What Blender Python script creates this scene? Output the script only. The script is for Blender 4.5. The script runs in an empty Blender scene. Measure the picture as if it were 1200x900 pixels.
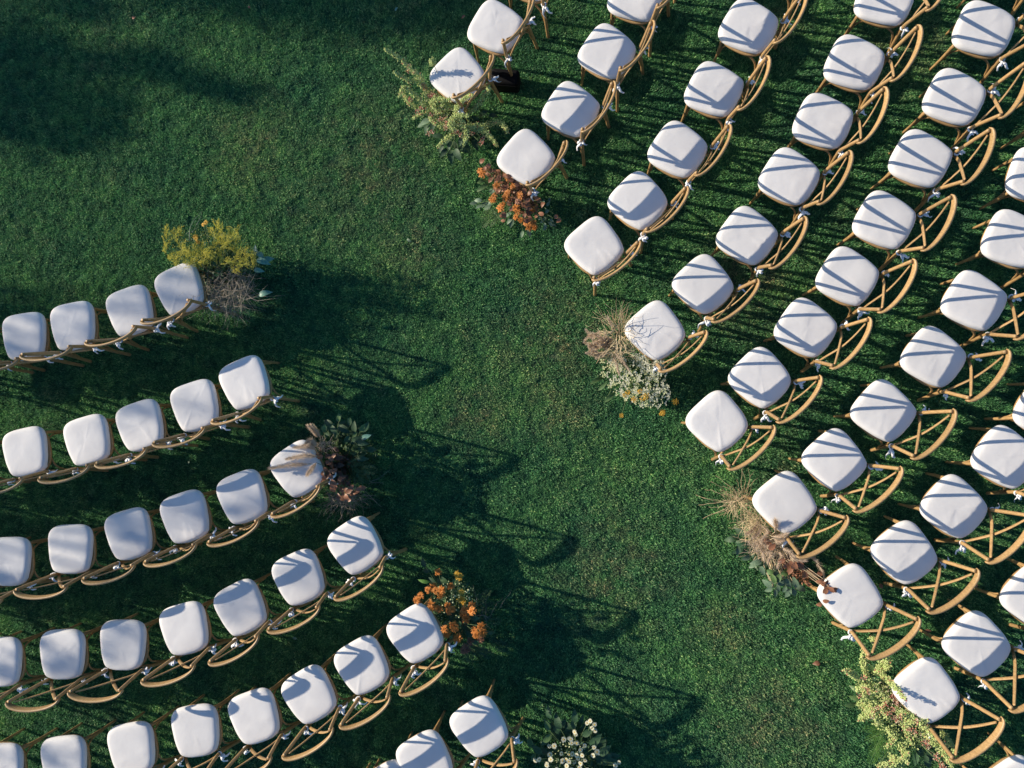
import bpy, math, random
import numpy as np
from mathutils import Vector, Matrix
random.seed(7)
RNG = np.random.default_rng(7)
S = bpy.context.scene
COL = S.collection

# ------------------------------------------------------------------ camera
F, CX, CY, H = 890.09, 600.0, 450.0, 6.69
ROT = Matrix(((0.99326788, 0.0, -0.11584005), (-0.00709538, -0.99812236, -0.06083914), (-0.11562255, 0.06125149, -0.99140289)))
cam = bpy.data.cameras.new('camera')
cam.sensor_width = 36.0
cam.lens = F / 1200 * 36
cam.clip_end = 2000
cam_ob = bpy.data.objects.new('camera', cam)
COL.objects.link(cam_ob)
cam_ob.matrix_world = Matrix(((ROT[0][0], -ROT[1][0], -ROT[2][0], 0), (ROT[0][1], -ROT[1][1], -ROT[2][1], 0), (ROT[0][2], -ROT[1][2], -ROT[2][2], H), (0, 0, 0, 1)))
S.camera = cam_ob
S.render.resolution_x, S.render.resolution_y = 1024, 768

# ------------------------------------------------------------------ sky and sun
EL, AZ = math.radians(22.6), math.radians(166.2)
w = bpy.data.worlds.new('World'); S.world = w; w.use_nodes = True
nt = w.node_tree
bg = nt.nodes['Background']
sky = nt.nodes.new('ShaderNodeTexSky'); sky.sky_type = 'NISHITA'; sky.sun_disc = False
sky.ozone_density = 3.0; sky.sun_elevation = EL; sky.sun_rotation = math.pi / 2 - AZ
hsv = nt.nodes.new('ShaderNodeHueSaturation'); hsv.inputs['Saturation'].default_value = 1.3
nt.links.new(sky.outputs[0], hsv.inputs['Color']); nt.links.new(hsv.outputs[0], bg.inputs[0]); bg.inputs[1].default_value = 0.108
sun = bpy.data.lights.new('sun', 'SUN'); sun.energy = 5.0; sun.angle = math.radians(0.53); sun.color = (1.0, 0.88, 0.71)
sun_ob = bpy.data.objects.new('sun', sun); COL.objects.link(sun_ob)
sun_ob.rotation_euler = Vector((math.cos(AZ) * math.cos(EL), math.sin(AZ) * math.cos(EL), math.sin(EL))).to_track_quat('Z', 'Y').to_euler()
S.view_settings.view_transform = 'Standard'; S.view_settings.look = 'None'
S.view_settings.exposure = 0.47; S.view_settings.gamma = 1.0


def at(u, v, z=0.0):
    """the point at height z that the photograph shows at pixel (u, v)"""
    d = ROT.transposed() @ Vector(((u - CX) / F, (v - CY) / F, 1.0))
    t = (H - z) / -d.z
    return Vector((d.x * t, d.y * t, z))


# ------------------------------------------------------------------ helpers
def tag(o, label=None, cat=None, group=None, kind=None):
    for k, v in (('label', label), ('category', cat), ('group', group), ('kind', kind)):
        if v: o[k] = v
    return o


def empty(name, loc=(0, 0, 0), rz=0.0):
    o = bpy.data.objects.new(name, None); COL.objects.link(o)
    o.location = loc; o.rotation_euler = (0, 0, rz); o.empty_display_size = 0.1
    return o


def link(name, me, parent=None, loc=None, rot=None, scale=None):
    o = bpy.data.objects.new(name, me); COL.objects.link(o); o.parent = parent
    if loc is not None: o.location = loc
    if rot is not None: o.rotation_euler = rot
    if scale is not None: o.scale = scale if hasattr(scale, '__len__') else (scale,) * 3
    return o


class MB:
    def __init__(s): s.v = []; s.f = []; s.m = []

    def add(s, vs, fs, mi=0):
        n = len(s.v); s.v.extend([tuple(p) for p in vs])
        s.f.extend([tuple(i + n for i in f) for f in fs]); s.m.extend([mi] * len(fs))

    def mesh(s, name, mats, smooth=True):
        me = bpy.data.meshes.new(name); me.from_pydata(s.v, [], s.f); me.update()
        for m in (mats if isinstance(mats, (list, tuple)) else [mats]): me.materials.append(m)
        me.polygons.foreach_set('material_index', s.m)
        me.polygons.foreach_set('use_smooth', [smooth] * len(s.f))
        me.update(); return me

    def build(s, name, mats, parent=None, smooth=True): return link(name, s.mesh(name, mats, smooth), parent)

    def tube(s, pts, rad, n=8, mi=0, flat=1.0, cap=True):
        """round rod through pts; rad is a number or one per point; flat squashes it along its binormal"""
        pts = [Vector(p) for p in pts]
        if not hasattr(rad, '__len__'): rad = [rad] * len(pts)
        vs, fs = [], []
        t0 = (pts[1] - pts[0]).normalized()
        up = Vector((0, 0, 1)) if abs(t0.z) < 0.9 else Vector((0, 1, 0))
        u = t0.cross(up).normalized()
        for i, p in enumerate(pts):
            a = pts[max(i - 1, 0)]; b = pts[min(i + 1, len(pts) - 1)]
            t = (b - a).normalized()
            u = (u - t * u.dot(t)).normalized(); w_ = t.cross(u)
            for k in range(n):
                an = 2 * math.pi * k / n
                vs.append(p + (u * math.cos(an) + w_ * math.sin(an) * flat) * rad[i])
        for i in range(len(pts) - 1):
            for k in range(n):
                a, b = i * n + k, i * n + (k + 1) % n
                fs.append((a, b, b + n, a + n))
        if cap:
            fs.append(tuple(range(n))[::-1]); e = (len(pts) - 1) * n; fs.append(tuple(range(e, e + n)))
        s.add(vs, fs, mi)


def spline(pts, n=6):
    """Catmull-Rom through pts"""
    P = [Vector(p) for p in pts]; P = [P[0] * 2 - P[1]] + P + [P[-1] * 2 - P[-2]]
    out = []
    for i in range(1, len(P) - 2):
        for k in range(n):
            t = k / n; a, b, c, d = P[i - 1:i + 3]
            out.append(0.5 * ((2 * b) + (c - a) * t + (2 * a - 5 * b + 4 * c - d) * t * t + (3 * b - a - 3 * c + d) * t ** 3))
    out.append(P[-2].copy()); return out


# ------------------------------------------------------------------ materials
def nodes(name):
    m = bpy.data.materials.new(name); m.use_nodes = True
    t = m.node_tree; return m, t, t.nodes['Principled BSDF'], t.nodes.new, t.links.new


def mat(name, c1, c2=None, rough=0.6, scale=20.0, bump=0.0, bscale=60.0, stretch=None, sub=0.0, rnd=0.0, spec=None, trans=0.0):
    """two colours mixed by noise, plus a per-object shift in brightness"""
    m, t, p, N, L = nodes(name)
    c2 = c2 or c1
    tc = N('ShaderNodeTexCoord'); mp = N('ShaderNodeMapping'); L(tc.outputs['Object'], mp.inputs[0])
    if stretch: mp.inputs['Scale'].default_value = stretch
    oi = N('ShaderNodeObjectInfo')
    ns = N('ShaderNodeTexNoise'); ns.inputs['Scale'].default_value = scale; ns.inputs['Detail'].default_value = 4
    ns.noise_dimensions = '4D'; ml = N('ShaderNodeMath'); ml.operation = 'MULTIPLY'; ml.inputs[1].default_value = 40
    L(oi.outputs['Random'], ml.inputs[0]); L(ml.outputs[0], ns.inputs['W']); L(mp.outputs[0], ns.inputs['Vector'])
    cr = N('ShaderNodeValToRGB'); cr.color_ramp.elements[0].position = 0.36; cr.color_ramp.elements[1].position = 0.64
    cr.color_ramp.elements[0].color = (*c1, 1); cr.color_ramp.elements[1].color = (*c2, 1)
    L(ns.outputs['Fac'], cr.inputs[0])
    hs = N('ShaderNodeHueSaturation'); mr = N('ShaderNodeMapRange'); mr.inputs['To Min'].default_value = 1 - rnd; mr.inputs['To Max'].default_value = 1 + rnd
    L(oi.outputs['Random'], mr.inputs[0]); L(mr.outputs[0], hs.inputs['Value']); L(cr.outputs[0], hs.inputs['Color'])
    L(hs.outputs[0], p.inputs['Base Color']); p.inputs['Roughness'].default_value = rough
    if spec is not None: p.inputs['Specular IOR Level'].default_value = spec
    if bump:
        b = N('ShaderNodeBump'); b.inputs['Strength'].default_value = 1.0; b.inputs['Distance'].default_value = bump
        n2 = N('ShaderNodeTexNoise'); n2.inputs['Scale'].default_value = bscale; n2.inputs['Detail'].default_value = 5
        L(mp.outputs[0], n2.inputs['Vector']); L(n2.outputs['Fac'], b.inputs['Height']); L(b.outputs[0], p.inputs['Normal'])
    if trans:
        tr = N('ShaderNodeBsdfTranslucent'); mx = N('ShaderNodeMixShader'); mx.inputs[0].default_value = trans
        L(hs.outputs[0], tr.inputs['Color']); L(p.outputs[0], mx.inputs[1]); L(tr.outputs[0], mx.inputs[2])
        L(mx.outputs[0], t.nodes['Material Output'].inputs['Surface'])
    return m


M_WOOD = mat('honey_wood', (0.30, 0.185, 0.078), (0.42, 0.27, 0.118), 0.45, 22, 0.0006, 80, (6, 6, 1.2), rnd=0.14)
M_WOOD_D = mat('dark_rattan', (0.055, 0.030, 0.015), (0.10, 0.055, 0.028), 0.7, 60)
M_CLOTH = mat('white_cotton', (0.66, 0.65, 0.64), (0.71, 0.70, 0.685), 0.9, 6, 0.003, 9, rnd=0.03, spec=0.2)
M_RIBBON = mat('white_ribbon', (0.78, 0.78, 0.77), (0.85, 0.85, 0.84), 0.8, 30, spec=0.2)
M_BLACK = mat('black_nylon', (0.004, 0.004, 0.005), (0.007, 0.007, 0.008), 0.85, 40, 0.001, 200, spec=0.15)
M_LEAF = mat('dark_green_leaf', (0.022, 0.060, 0.026), (0.045, 0.110, 0.042), 0.62, 12, rnd=0.25, trans=0.15)
M_LEAF2 = mat('mid_green_leaf', (0.075, 0.15, 0.045), (0.13, 0.22, 0.075), 0.5, 12, rnd=0.2, trans=0.25)
M_SAGE = mat('sage_green_leaf', (0.10, 0.17, 0.10), (0.17, 0.25, 0.15), 0.55, 12, rnd=0.2, trans=0.15)
M_HOSTA = mat('blue_green_leaf', (0.10, 0.24, 0.18), (0.15, 0.31, 0.23), 0.5, 8, rnd=0.1, trans=0.1)
M_FERN = mat('fresh_fern_green', (0.07, 0.18, 0.03), (0.14, 0.30, 0.05), 0.6, 15, trans=0.3)
M_SPIKE = mat('amaranth_green', (0.42, 0.54, 0.17), (0.66, 0.72, 0.32), 0.8, 50, trans=0.2)
M_PINK = mat('coral_pink_petal', (0.52, 0.13, 0.10), (0.68, 0.30, 0.22), 0.7, 45, trans=0.2)
M_CREAMP = mat('cream_petal', (0.60, 0.47, 0.33), (0.72, 0.62, 0.46), 0.7, 45, trans=0.2)
M_ORANGE = mat('orange_petal', (0.50, 0.155, 0.020), (0.66, 0.27, 0.050), 0.65, 30, rnd=0.2, trans=0.2)
M_YELLOW = mat('yellow_petal', (0.62, 0.34, 0.03), (0.74, 0.47, 0.06), 0.7, 40, rnd=0.1, trans=0.15)
M_GOLDEN = mat('goldenrod_yellow', (0.50, 0.50, 0.07), (0.80, 0.70, 0.14), 0.8, 25, trans=0.25)
M_BROWN = mat('russet_leaf', (0.19, 0.075, 0.035), (0.36, 0.17, 0.09), 0.5, 22, rnd=0.3, trans=0.15)
M_DBROWN = mat('dark_brown_leaf', (0.045, 0.022, 0.012), (0.11, 0.05, 0.025), 0.6, 22, rnd=0.2)
M_STRAW = mat('straw_stem', (0.50, 0.38, 0.21), (0.68, 0.54, 0.34), 0.75, 15, rnd=0.1)
M_PLUME = mat('beige_plume', (0.64, 0.52, 0.40), (0.80, 0.68, 0.54), 0.9, 15, trans=0.5)
M_GREYTWIG = mat('grey_twig', (0.22, 0.19, 0.15), (0.44, 0.38, 0.29), 0.8, 15)
M_WHITE = mat('white_petal', (0.76, 0.75, 0.54), (0.84, 0.83, 0.66), 0.7, 40, trans=0.4)
M_GREENISH = mat('greenish_white_bud', (0.60, 0.64, 0.32), (0.74, 0.77, 0.46), 0.7, 40, trans=0.2)
M_STEM = mat('green_stem', (0.06, 0.11, 0.03), (0.12, 0.18, 0.06), 0.6, 20)
M_BARK = mat('tree_bark', (0.07, 0.05, 0.035), (0.14, 0.10, 0.07), 0.9, 10, 0.01, 20)
M_TREELEAF = mat('tree_foliage', (0.035, 0.07, 0.02), (0.07, 0.12, 0.035), 0.55, 3, trans=0.2)

# ------------------------------------------------------------------ lawn
def lawn_colour(t, N, L, vec):
    """patchy lawn colour from a world position: blue green, fresh green and worn straw-coloured spots"""
    def noise(scale, detail=4, rough=0.55):
        n = N('ShaderNodeTexNoise'); n.inputs['Scale'].default_value = scale; n.inputs['Detail'].default_value = detail
        n.inputs['Roughness'].default_value = rough; L(vec, n.inputs['Vector']); return n.outputs['Fac']

    def ramp(src, a, b, ca, cb):
        r = N('ShaderNodeValToRGB'); e = r.color_ramp.elements
        e[0].position = a; e[1].position = b; e[0].color = ca; e[1].color = cb; L(src, r.inputs[0]); return r.outputs[0]
    base = ramp(noise(1.3), 0.35, 0.65, (0.054, 0.186, 0.092, 1), (0.108, 0.278, 0.106, 1))
    mx = N('ShaderNodeMix'); mx.data_type = 'RGBA'
    fine = ramp(noise(9.0, 5), 0.35, 0.68, (0.62, 0.66, 0.74, 1), (1.35, 1.28, 1.10, 1))
    ml = N('ShaderNodeMix'); ml.data_type = 'RGBA'; ml.blend_type = 'MULTIPLY'; ml.inputs[0].default_value = 1
    L(base, ml.inputs[6]); L(fine, ml.inputs[7])
    worn = N('ShaderNodeMath'); worn.operation = 'MULTIPLY'
    L(ramp(noise(0.9, 3), 0.53, 0.74, (0, 0, 0, 1), (0.85, 0.85, 0.85, 1)), worn.inputs[0])
    L(ramp(noise(7.0, 6, 0.7), 0.46, 0.64, (0, 0, 0, 1), (1, 1, 1, 1)), worn.inputs[1])
    # trodden patches with places of their own: by the aisle chairs, up the aisle and near the bottom edge
    best = None
    for (u, v, rad) in ((655, 400, .55), (560, 490, .30), (905, 838, .50), (660, 480, .35), (850, 740, .3), (720, 670, .50), (440, 190, .60), (480, 290, .40), (905, 20, .22), (300, 170, .45), (880, 330, .5), (1060, 60, .4)):
        pc = at(u, v); ds = N('ShaderNodeVectorMath'); ds.operation = 'DISTANCE'; L(vec, ds.inputs[0]); ds.inputs[1].default_value = pc
        r_ = N('ShaderNodeMapRange'); r_.inputs['From Min'].default_value = rad * 1.35; r_.inputs['From Max'].default_value = 0.0
        L(ds.outputs['Value'], r_.inputs[0])
        if best is None: best = r_.outputs[0]
        else:
            q = N('ShaderNodeMath'); q.operation = 'MAXIMUM'; L(best, q.inputs[0]); L(r_.outputs[0], q.inputs[1]); best = q.outputs[0]
    m2 = N('ShaderNodeMath'); m2.operation = 'MULTIPLY'; L(best, m2.inputs[0]); L(ramp(noise(5.0, 8, 0.8), 0.44, 0.66, (0, 0, 0, 1), (0.72, 0.72, 0.72, 1)), m2.inputs[1])
    m3 = N('ShaderNodeMath'); m3.operation = 'MULTIPLY_ADD'; m3.inputs[1].default_value = 0.35; L(worn.outputs[0], m3.inputs[0]); L(m2.outputs[0], m3.inputs[2]); m3.use_clamp = True
    worn = m3
    L(worn.outputs[0], mx.inputs[0]); L(ml.outputs[2], mx.inputs[6]); mx.inputs[7].default_value = (0.31, 0.25, 0.16, 1)
    return mx.outputs[2], worn.outputs[0]


def ground_material():
    m, t, p, N, L = nodes('lawn_soil')
    g = N('ShaderNodeNewGeometry')
    c, _ = lawn_colour(t, N, L, g.outputs['Position'])
    ln = N('ShaderNodeVectorMath'); ln.operation = 'LENGTH'; L(g.outputs['Position'], ln.inputs[0])
    mr = N('ShaderNodeMapRange'); mr.inputs['From Min'].default_value = 7; mr.inputs['From Max'].default_value = 12
    mr.inputs['To Min'].default_value = 0.55; mr.inputs['To Max'].default_value = 1.0; L(ln.outputs['Value'], mr.inputs[0])
    ml = N('ShaderNodeVectorMath'); ml.operation = 'SCALE'; L(c, ml.inputs[0]); L(mr.outputs[0], ml.inputs['Scale'])
    L(ml.outputs[0], p.inputs['Base Color']); p.inputs['Roughness'].default_value = 0.95; p.inputs['Specular IOR Level'].default_value = 0.1
    n = N('ShaderNodeTexNoise'); n.inputs['Scale'].default_value = 60; n.inputs['Detail'].default_value = 6
    L(g.outputs['Position'], n.inputs['Vector'])
    b = N('ShaderNodeBump'); b.inputs['Strength'].default_value = 1; b.inputs['Distance'].default_value = 0.02
    L(n.outputs['Fac'], b.inputs['Height']); L(b.outputs[0], p.inputs['Normal'])
    return m


def blade_material():
    m, t, p, N, L = nodes('grass_blade')
    a = N('ShaderNodeAttribute'); a.attribute_type = 'INSTANCER'; a.attribute_name = 'gpos'
    c, worn = lawn_colour(t, N, L, a.outputs['Vector'])
    geo = N('ShaderNodeTexCoord')
    # each tuft a little lighter, yellower or darker than the next
    wn = N('ShaderNodeTexWhiteNoise'); L(a.outputs['Vector'], wn.inputs['Vector'])
    r = N('ShaderNodeValToRGB'); e = r.color_ramp.elements
    e[0].color = (0.22, 0.30, 0.38, 1); e[1].color = (5.4, 2.8, 3.0, 1); e[1].position = 1.0
    q = e.new(0.5); q.color = (0.9, 1.0, 0.95, 1); q = e.new(0.80); q.color = (1.9, 1.7, 1.4, 1)
    tn = N('ShaderNodeAttribute'); tn.attribute_type = 'GEOMETRY'; tn.attribute_name = 'tone'
    av = N('ShaderNodeMath'); av.operation = 'MULTIPLY_ADD'; av.inputs[1].default_value = 0.3; L(wn.outputs['Value'], av.inputs[0])
    a2 = N('ShaderNodeMath'); a2.operation = 'MULTIPLY'; a2.inputs[1].default_value = 0.7; L(tn.outputs['Fac'], a2.inputs[0]); L(a2.outputs[0], av.inputs[2])
    L(av.outputs[0], r.inputs[0])
    ml = N('ShaderNodeMix'); ml.data_type = 'RGBA'; ml.blend_type = 'MULTIPLY'; ml.inputs[0].default_value = 1
    ml.clamp_result = False
    L(c, ml.inputs[6]); L(r.outputs[0], ml.inputs[7])
    L(ml.outputs[2], p.inputs['Base Color']); p.inputs['Roughness'].default_value = 0.6; p.inputs['Specular IOR Level'].default_value = 0.25
    tr = N('ShaderNodeBsdfTranslucent'); L(ml.outputs[2], tr.inputs['Color'])
    mx = N('ShaderNodeMixShader'); mx.inputs[0].default_value = 0.25
    L(p.outputs[0], mx.inputs[1]); L(tr.outputs[0], mx.inputs[2]); L(mx.outputs[0], t.nodes['Material Output'].inputs['Surface'])
    return m


M_SOIL, M_BLADE = ground_material(), blade_material()
gm = MB(); gm.add([(-600, -600, 0), (600, -600, 0), (600, 600, 0), (-600, 600, 0)], [(0, 1, 2, 3)])
tag(gm.build('ground', M_SOIL), kind='structure')


def tuft_mesh(seed, blades=14, spread=0.032):
    r = random.Random(seed); b = MB(); tones = []
    for _ in range(blades):
        a = r.uniform(0, 6.283); d = spread * math.sqrt(r.random()); x, y = d * math.cos(a), d * math.sin(a)
        h = r.uniform(0.010, 0.026); la = r.uniform(0, 6.283); le = r.uniform(0.2, 1.1) * h
        wd = r.uniform(0.0013, 0.0029); tones += [r.random()] * 5; px, py = -math.sin(la) * wd, math.cos(la) * wd
        mx_, my = x + math.cos(la) * le * .35, y + math.sin(la) * le * .35
        tx, ty = x + math.cos(la) * le, y + math.sin(la) * le
        b.add([(x - px, y - py, 0), (x + px, y + py, 0), (mx_ + px, my + py, h * .65), (mx_ - px, my - py, h * .65), (tx, ty, h * r.uniform(.8, 1))],
              [(0, 1, 2, 3), (3, 2, 4)])
    me = b.mesh('grass_tuft', M_BLADE)
    at_ = me.attributes.new('tone', 'FLOAT', 'POINT'); at_.data.foreach_set('value', tones)
    return me


tufts = bpy.data.collections.new('tufts')
for k in range(7):
    o_ = bpy.data.objects.new('grass_tuft', tuft_mesh(k)); tufts.objects.link(o_)


def grass_object(dens=2100):
    b = MB(); b.add([(-7.3, -4.4, 0.001), (4.9, -4.4, 0.001), (4.9, 5.6, 0.001), (-7.3, 5.6, 0.001)], [(0, 1, 2, 3)])
    o = b.build('grass', M_SOIL); tag(o, 'short blue green lawn grass with worn straw patches under all the chairs', 'grass', kind='stuff')
    g = bpy.data.node_groups.new('grow_grass', 'GeometryNodeTree')
    g.interface.new_socket('Geometry', in_out='INPUT', socket_type='NodeSocketGeometry')
    g.interface.new_socket('Geometry', in_out='OUTPUT', socket_type='NodeSocketGeometry')
    N, L = g.nodes.new, g.links.new
    gi, go = N('NodeGroupInput'), N('NodeGroupOutput')
    ds = N('GeometryNodeDistributePointsOnFaces'); ds.inputs['Density'].default_value = dens
    L(gi.outputs[0], ds.inputs['Mesh'])
    ci = N('GeometryNodeCollectionInfo'); ci.inputs['Collection'].default_value = tufts
    ci.inputs['Separate Children'].default_value = True; ci.inputs['Reset Children'].default_value = True
    ip = N('GeometryNodeInstanceOnPoints'); ip.inputs['Pick Instance'].default_value = True
    L(ds.outputs['Points'], ip.inputs['Points']); L(ci.outputs[0], ip.inputs['Instance'])
    rv = N('FunctionNodeRandomValue'); rv.data_type = 'FLOAT_VECTOR'
    rv.inputs[0].default_value = (-0.12, -0.12, 0); rv.inputs[1].default_value = (0.12, 0.12, 6.283)
    L(rv.outputs[0], ip.inputs['Rotation'])
    # taller and shorter patches
    ps = N('GeometryNodeInputPosition'); ns = N('ShaderNodeTexNoise'); ns.inputs['Scale'].default_value = 7.0; ns.inputs['Detail'].default_value = 3
    L(ps.outputs[0], ns.inputs['Vector'])
    mr = N('ShaderNodeMapRange'); mr.inputs['From Min'].default_value = 0.3; mr.inputs['From Max'].default_value = 0.7
    mr.inputs['To Min'].default_value = 0.55; mr.inputs['To Max'].default_value = 1.25; L(ns.outputs[0], mr.inputs[0])
    L(mr.outputs[0], ip.inputs['Scale'])
    st = N('GeometryNodeStoreNamedAttribute'); st.data_type = 'FLOAT_VECTOR'; st.domain = 'INSTANCE'
    st.inputs['Name'].default_value = 'gpos'
    p2 = N('GeometryNodeInputPosition'); L(p2.outputs[0], st.inputs['Value'])
    L(ip.outputs[0], st.inputs['Geometry']); L(st.outputs[0], go.inputs[0])
    md = o.modifiers.new('grow', 'NODES'); md.node_group = g
    return o


grass_object()

# ------------------------------------------------------------------ chairs
def cushion_mesh(seed):
    """square cotton pad with rounded corners, a soft dome, a rolled edge and small puckers at the two tied corners"""
    r = random.Random(seed); b = MB(); NS = 96
    prof = [(0.12, .5200), (0.3, .5197), (0.48, .5190), (0.64, .5175), (0.78, .5160), (0.88, .5130), (0.94, .506), (0.975, .496), (0.99, .485), (1.0, .477), (0.99, .468), (0.95, .4615), (0.80, .458)]
    waves = [(r.uniform(-1, 1), r.uniform(-1, 1), r.uniform(0, 6.28), r.uniform(9, 26)) for _ in range(6)]
    folds = [(r.uniform(-.15, .15), r.uniform(-.16, .16), r.uniform(0, 3.14), r.uniform(.0015, .004), r.uniform(.018, .035)) for _ in range(7)]
    vs = [(0, 0, .5201)]; fs = []
    pk = [r.uniform(.3, 2.2) for _ in range(2)]; cr_ = r.choice((.1, .3, .5, .8, 1.2))
    for i, (k, z) in enumerate(prof):
        for j in range(NS):
            t = 2 * math.pi * j / NS; c, s_ = math.cos(t), math.sin(t)
            x = math.copysign(abs(c) ** (.55 if s_ > 0 else .63), c); y = math.copysign(abs(s_) ** (.55 if s_ > 0 else .63), s_)
            wd = .2025 + .0200 * y
            px, py = x * wd, y * .2136
            # the tied rear corners are pulled out a little
            for q, sx in enumerate((1, -1)):
                d = math.hypot(px - sx * .155, py + .175)
                g = math.exp(-(d / .045) ** 2) * (.003 + .003 * pk[q]); px += sx * g; py -= g
            px *= k; py *= k
            zz = z
            if z > .50:
                for ax, ay, ph, fr in waves: zz += .0007 * math.sin((ax * px + ay * py) * fr * 1.3 + ph)
                for fx, fy, fa, fh, fw in folds:
                    dx, dy = px - fx, py - fy; u = dx * math.cos(fa) + dy * math.sin(fa); v = -dx * math.sin(fa) + dy * math.cos(fa)
                    zz += cr_ * fh * .75 * math.exp(-(v / fw * 1.6) ** 2) * math.exp(-(u / .10) ** 2)
                for q, sx in enumerate((1, -1)):
                    d = math.hypot(px - sx * .17, py + .19); an = math.atan2(py + .19, px - sx * .17)
                    zz += .0009 * pk[q] * math.exp(-(d / .05)) * math.sin(an * 11 + q + seed)
            if k > .9 and y < -.6: # gathered rear seam
                e = .0016 * math.sin(px * 260 + seed); px += 0; py += e; zz += e
            vs.append((px, py, zz))
    for j in range(NS): fs.append((0, 1 + j, 1 + (j + 1) % NS))
    for i in range(len(prof) - 1):
        for j in range(NS):
            a, c = 1 + i * NS + j, 1 + i * NS + (j + 1) % NS
            fs.append((a, a + NS, c + NS, c))
    n = len(vs); e = 1 + (len(prof) - 1) * NS; vs.append((0, 0, .458))
    for j in range(NS): fs.append((n, e + (j + 1) % NS, e + j))
    b.add(vs, fs); return b.mesh('cushion', M_CLOTH)


def strip(b, pts, wd, th=0.0012, tw=0.0):
    """flat ribbon through pts with real thickness"""
    P = spline(pts, 4); vs, fs = [], []
    for i, p in enumerate(P):
        t = (P[min(i + 1, len(P) - 1)] - P[max(i - 1, 0)]).normalized()
        s_ = t.cross(Vector((0, 0, 1)))
        s_ = s_.normalized() if s_.length > .05 else Vector((1, 0, 0))
        s_ = Matrix.Rotation(tw * i / len(P), 3, t) @ s_; n = s_.cross(t).normalized()
        ww = wd * (0.65 + 0.35 * math.sin(math.pi * min(1, (i + 1) / len(P) * 1.2)))
        vs += [p - s_ * ww - n * th, p + s_ * ww - n * th, p + s_ * ww + n * th, p - s_ * ww + n * th]
    for i in range(len(P) - 1):
        for k in range(4):
            a = i * 4 + k; c = i * 4 + (k + 1) % 4; fs.append((a, c, c + 4, a + 4))
    e = len(vs) - 4; fs += [(3, 2, 1, 0), (e, e + 1, e + 2, e + 3)]
    b.add(vs, fs)


def tie_mesh(seed):
    """ribbon wound round the post and knotted, with two tails and a loop; origin at the post"""
    r = random.Random(seed); b = MB()
    ring = [(math.cos(a) * .019, math.sin(a) * .019, .004 * math.sin(a * 2)) for a in [k * math.pi / 5 for k in range(11)]]
    strip(b, ring, .008)
    strip(b, [(x * 1.02, y * 1.02, z - .010) for x, y, z in ring], .006)
    kx, ky = .020, -.016
    b.tube([(kx - .012, ky, 0), (kx - .004, ky - .006, .004), (kx + .006, ky - .008, .002), (kx + .012, ky - .006, -.004)], [.004, .009, .009, .004], 8)
    for k in range(2):
        a = math.radians(-45 + (55 if k else -40) + r.uniform(-25, 25)); ln = r.uniform(.05, .095)
        strip(b, [(kx, ky, 0), (kx + math.cos(a) * ln * .35, ky + math.sin(a) * ln * .35, .010), (kx + math.cos(a) * ln * .75, ky + math.sin(a) * ln * .75, -.012), (kx + math.cos(a + .3) * ln, ky + math.sin(a + .3) * ln, -.045)], .0115, tw=r.uniform(-1.5, 1.5))
    a = math.radians(r.uniform(-130, 20)); c, s_ = math.cos(a), math.sin(a)
    for sg in (1, -1):
        a2 = a + sg * .5; l2 = r.uniform(.03, .045)
        strip(b, [(kx, ky, 0), (kx + math.cos(a2 - .3) * l2 * .7, ky + math.sin(a2 - .3) * l2 * .7, .014), (kx + math.cos(a2) * l2, ky + math.sin(a2) * l2, .004), (kx + math.cos(a2 + .4) * l2 * .6, ky + math.sin(a2 + .4) * l2 * .6, -.004), (kx, ky, -.002)], .0105)
    return b.mesh('tie', M_RIBBON)


def ring_mesh(wx, wy, z0, z1, inner, name, m, rear=0.0):
    b = MB(); NS = 56; vs, fs = [], []
    for (k, z) in ((1, z0), (1.015, (z0 + z1) / 2), (1, z1), (inner, z1), (inner, z0)):
        for j in range(NS):
            t = 2 * math.pi * j / NS; c, s_ = math.cos(t), math.sin(t)
            x = math.copysign(abs(c) ** .72, c) * wx; y = math.copysign(abs(s_) ** .72, s_) * wy
            if s_ < 0: y -= rear * (1 - abs(c) ** 2)
            vs.append((x * k, y * k, z))
    for i in range(5):
        for j in range(NS):
            a, c = i * NS + j, i * NS + (j + 1) % NS; a2, c2 = ((i + 1) % 5) * NS + j, ((i + 1) % 5) * NS + (j + 1) % NS
            fs.append((a, c, c2, a2))
    b.add(vs, fs); return b.mesh(name, m)


def seat_mesh():
    b = MB(); NS = 40; vs = [(0, 0, .449)]; fs = []
    for j in range(NS):
        t = 2 * math.pi * j / NS; c, s_ = math.cos(t), math.sin(t)
        vs.append((math.copysign(abs(c) ** .72, c) * .182, math.copysign(abs(s_) ** .72, s_) * .184 - (.012 * (1 - c * c) if s_ < 0 else 0), .449))
    n = len(vs); vs += [(x, y, z - .006) for x, y, z in vs]
    for j in range(NS):
        k = (j + 1) % NS
        fs += [(0, 1 + j, 1 + k), (n, n + 1 + k, n + 1 + j), (1 + j, n + 1 + j, n + 1 + k, 1 + k)]
    b.add(vs, fs); return b.mesh('woven_seat', M_WOOD_D)


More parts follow.
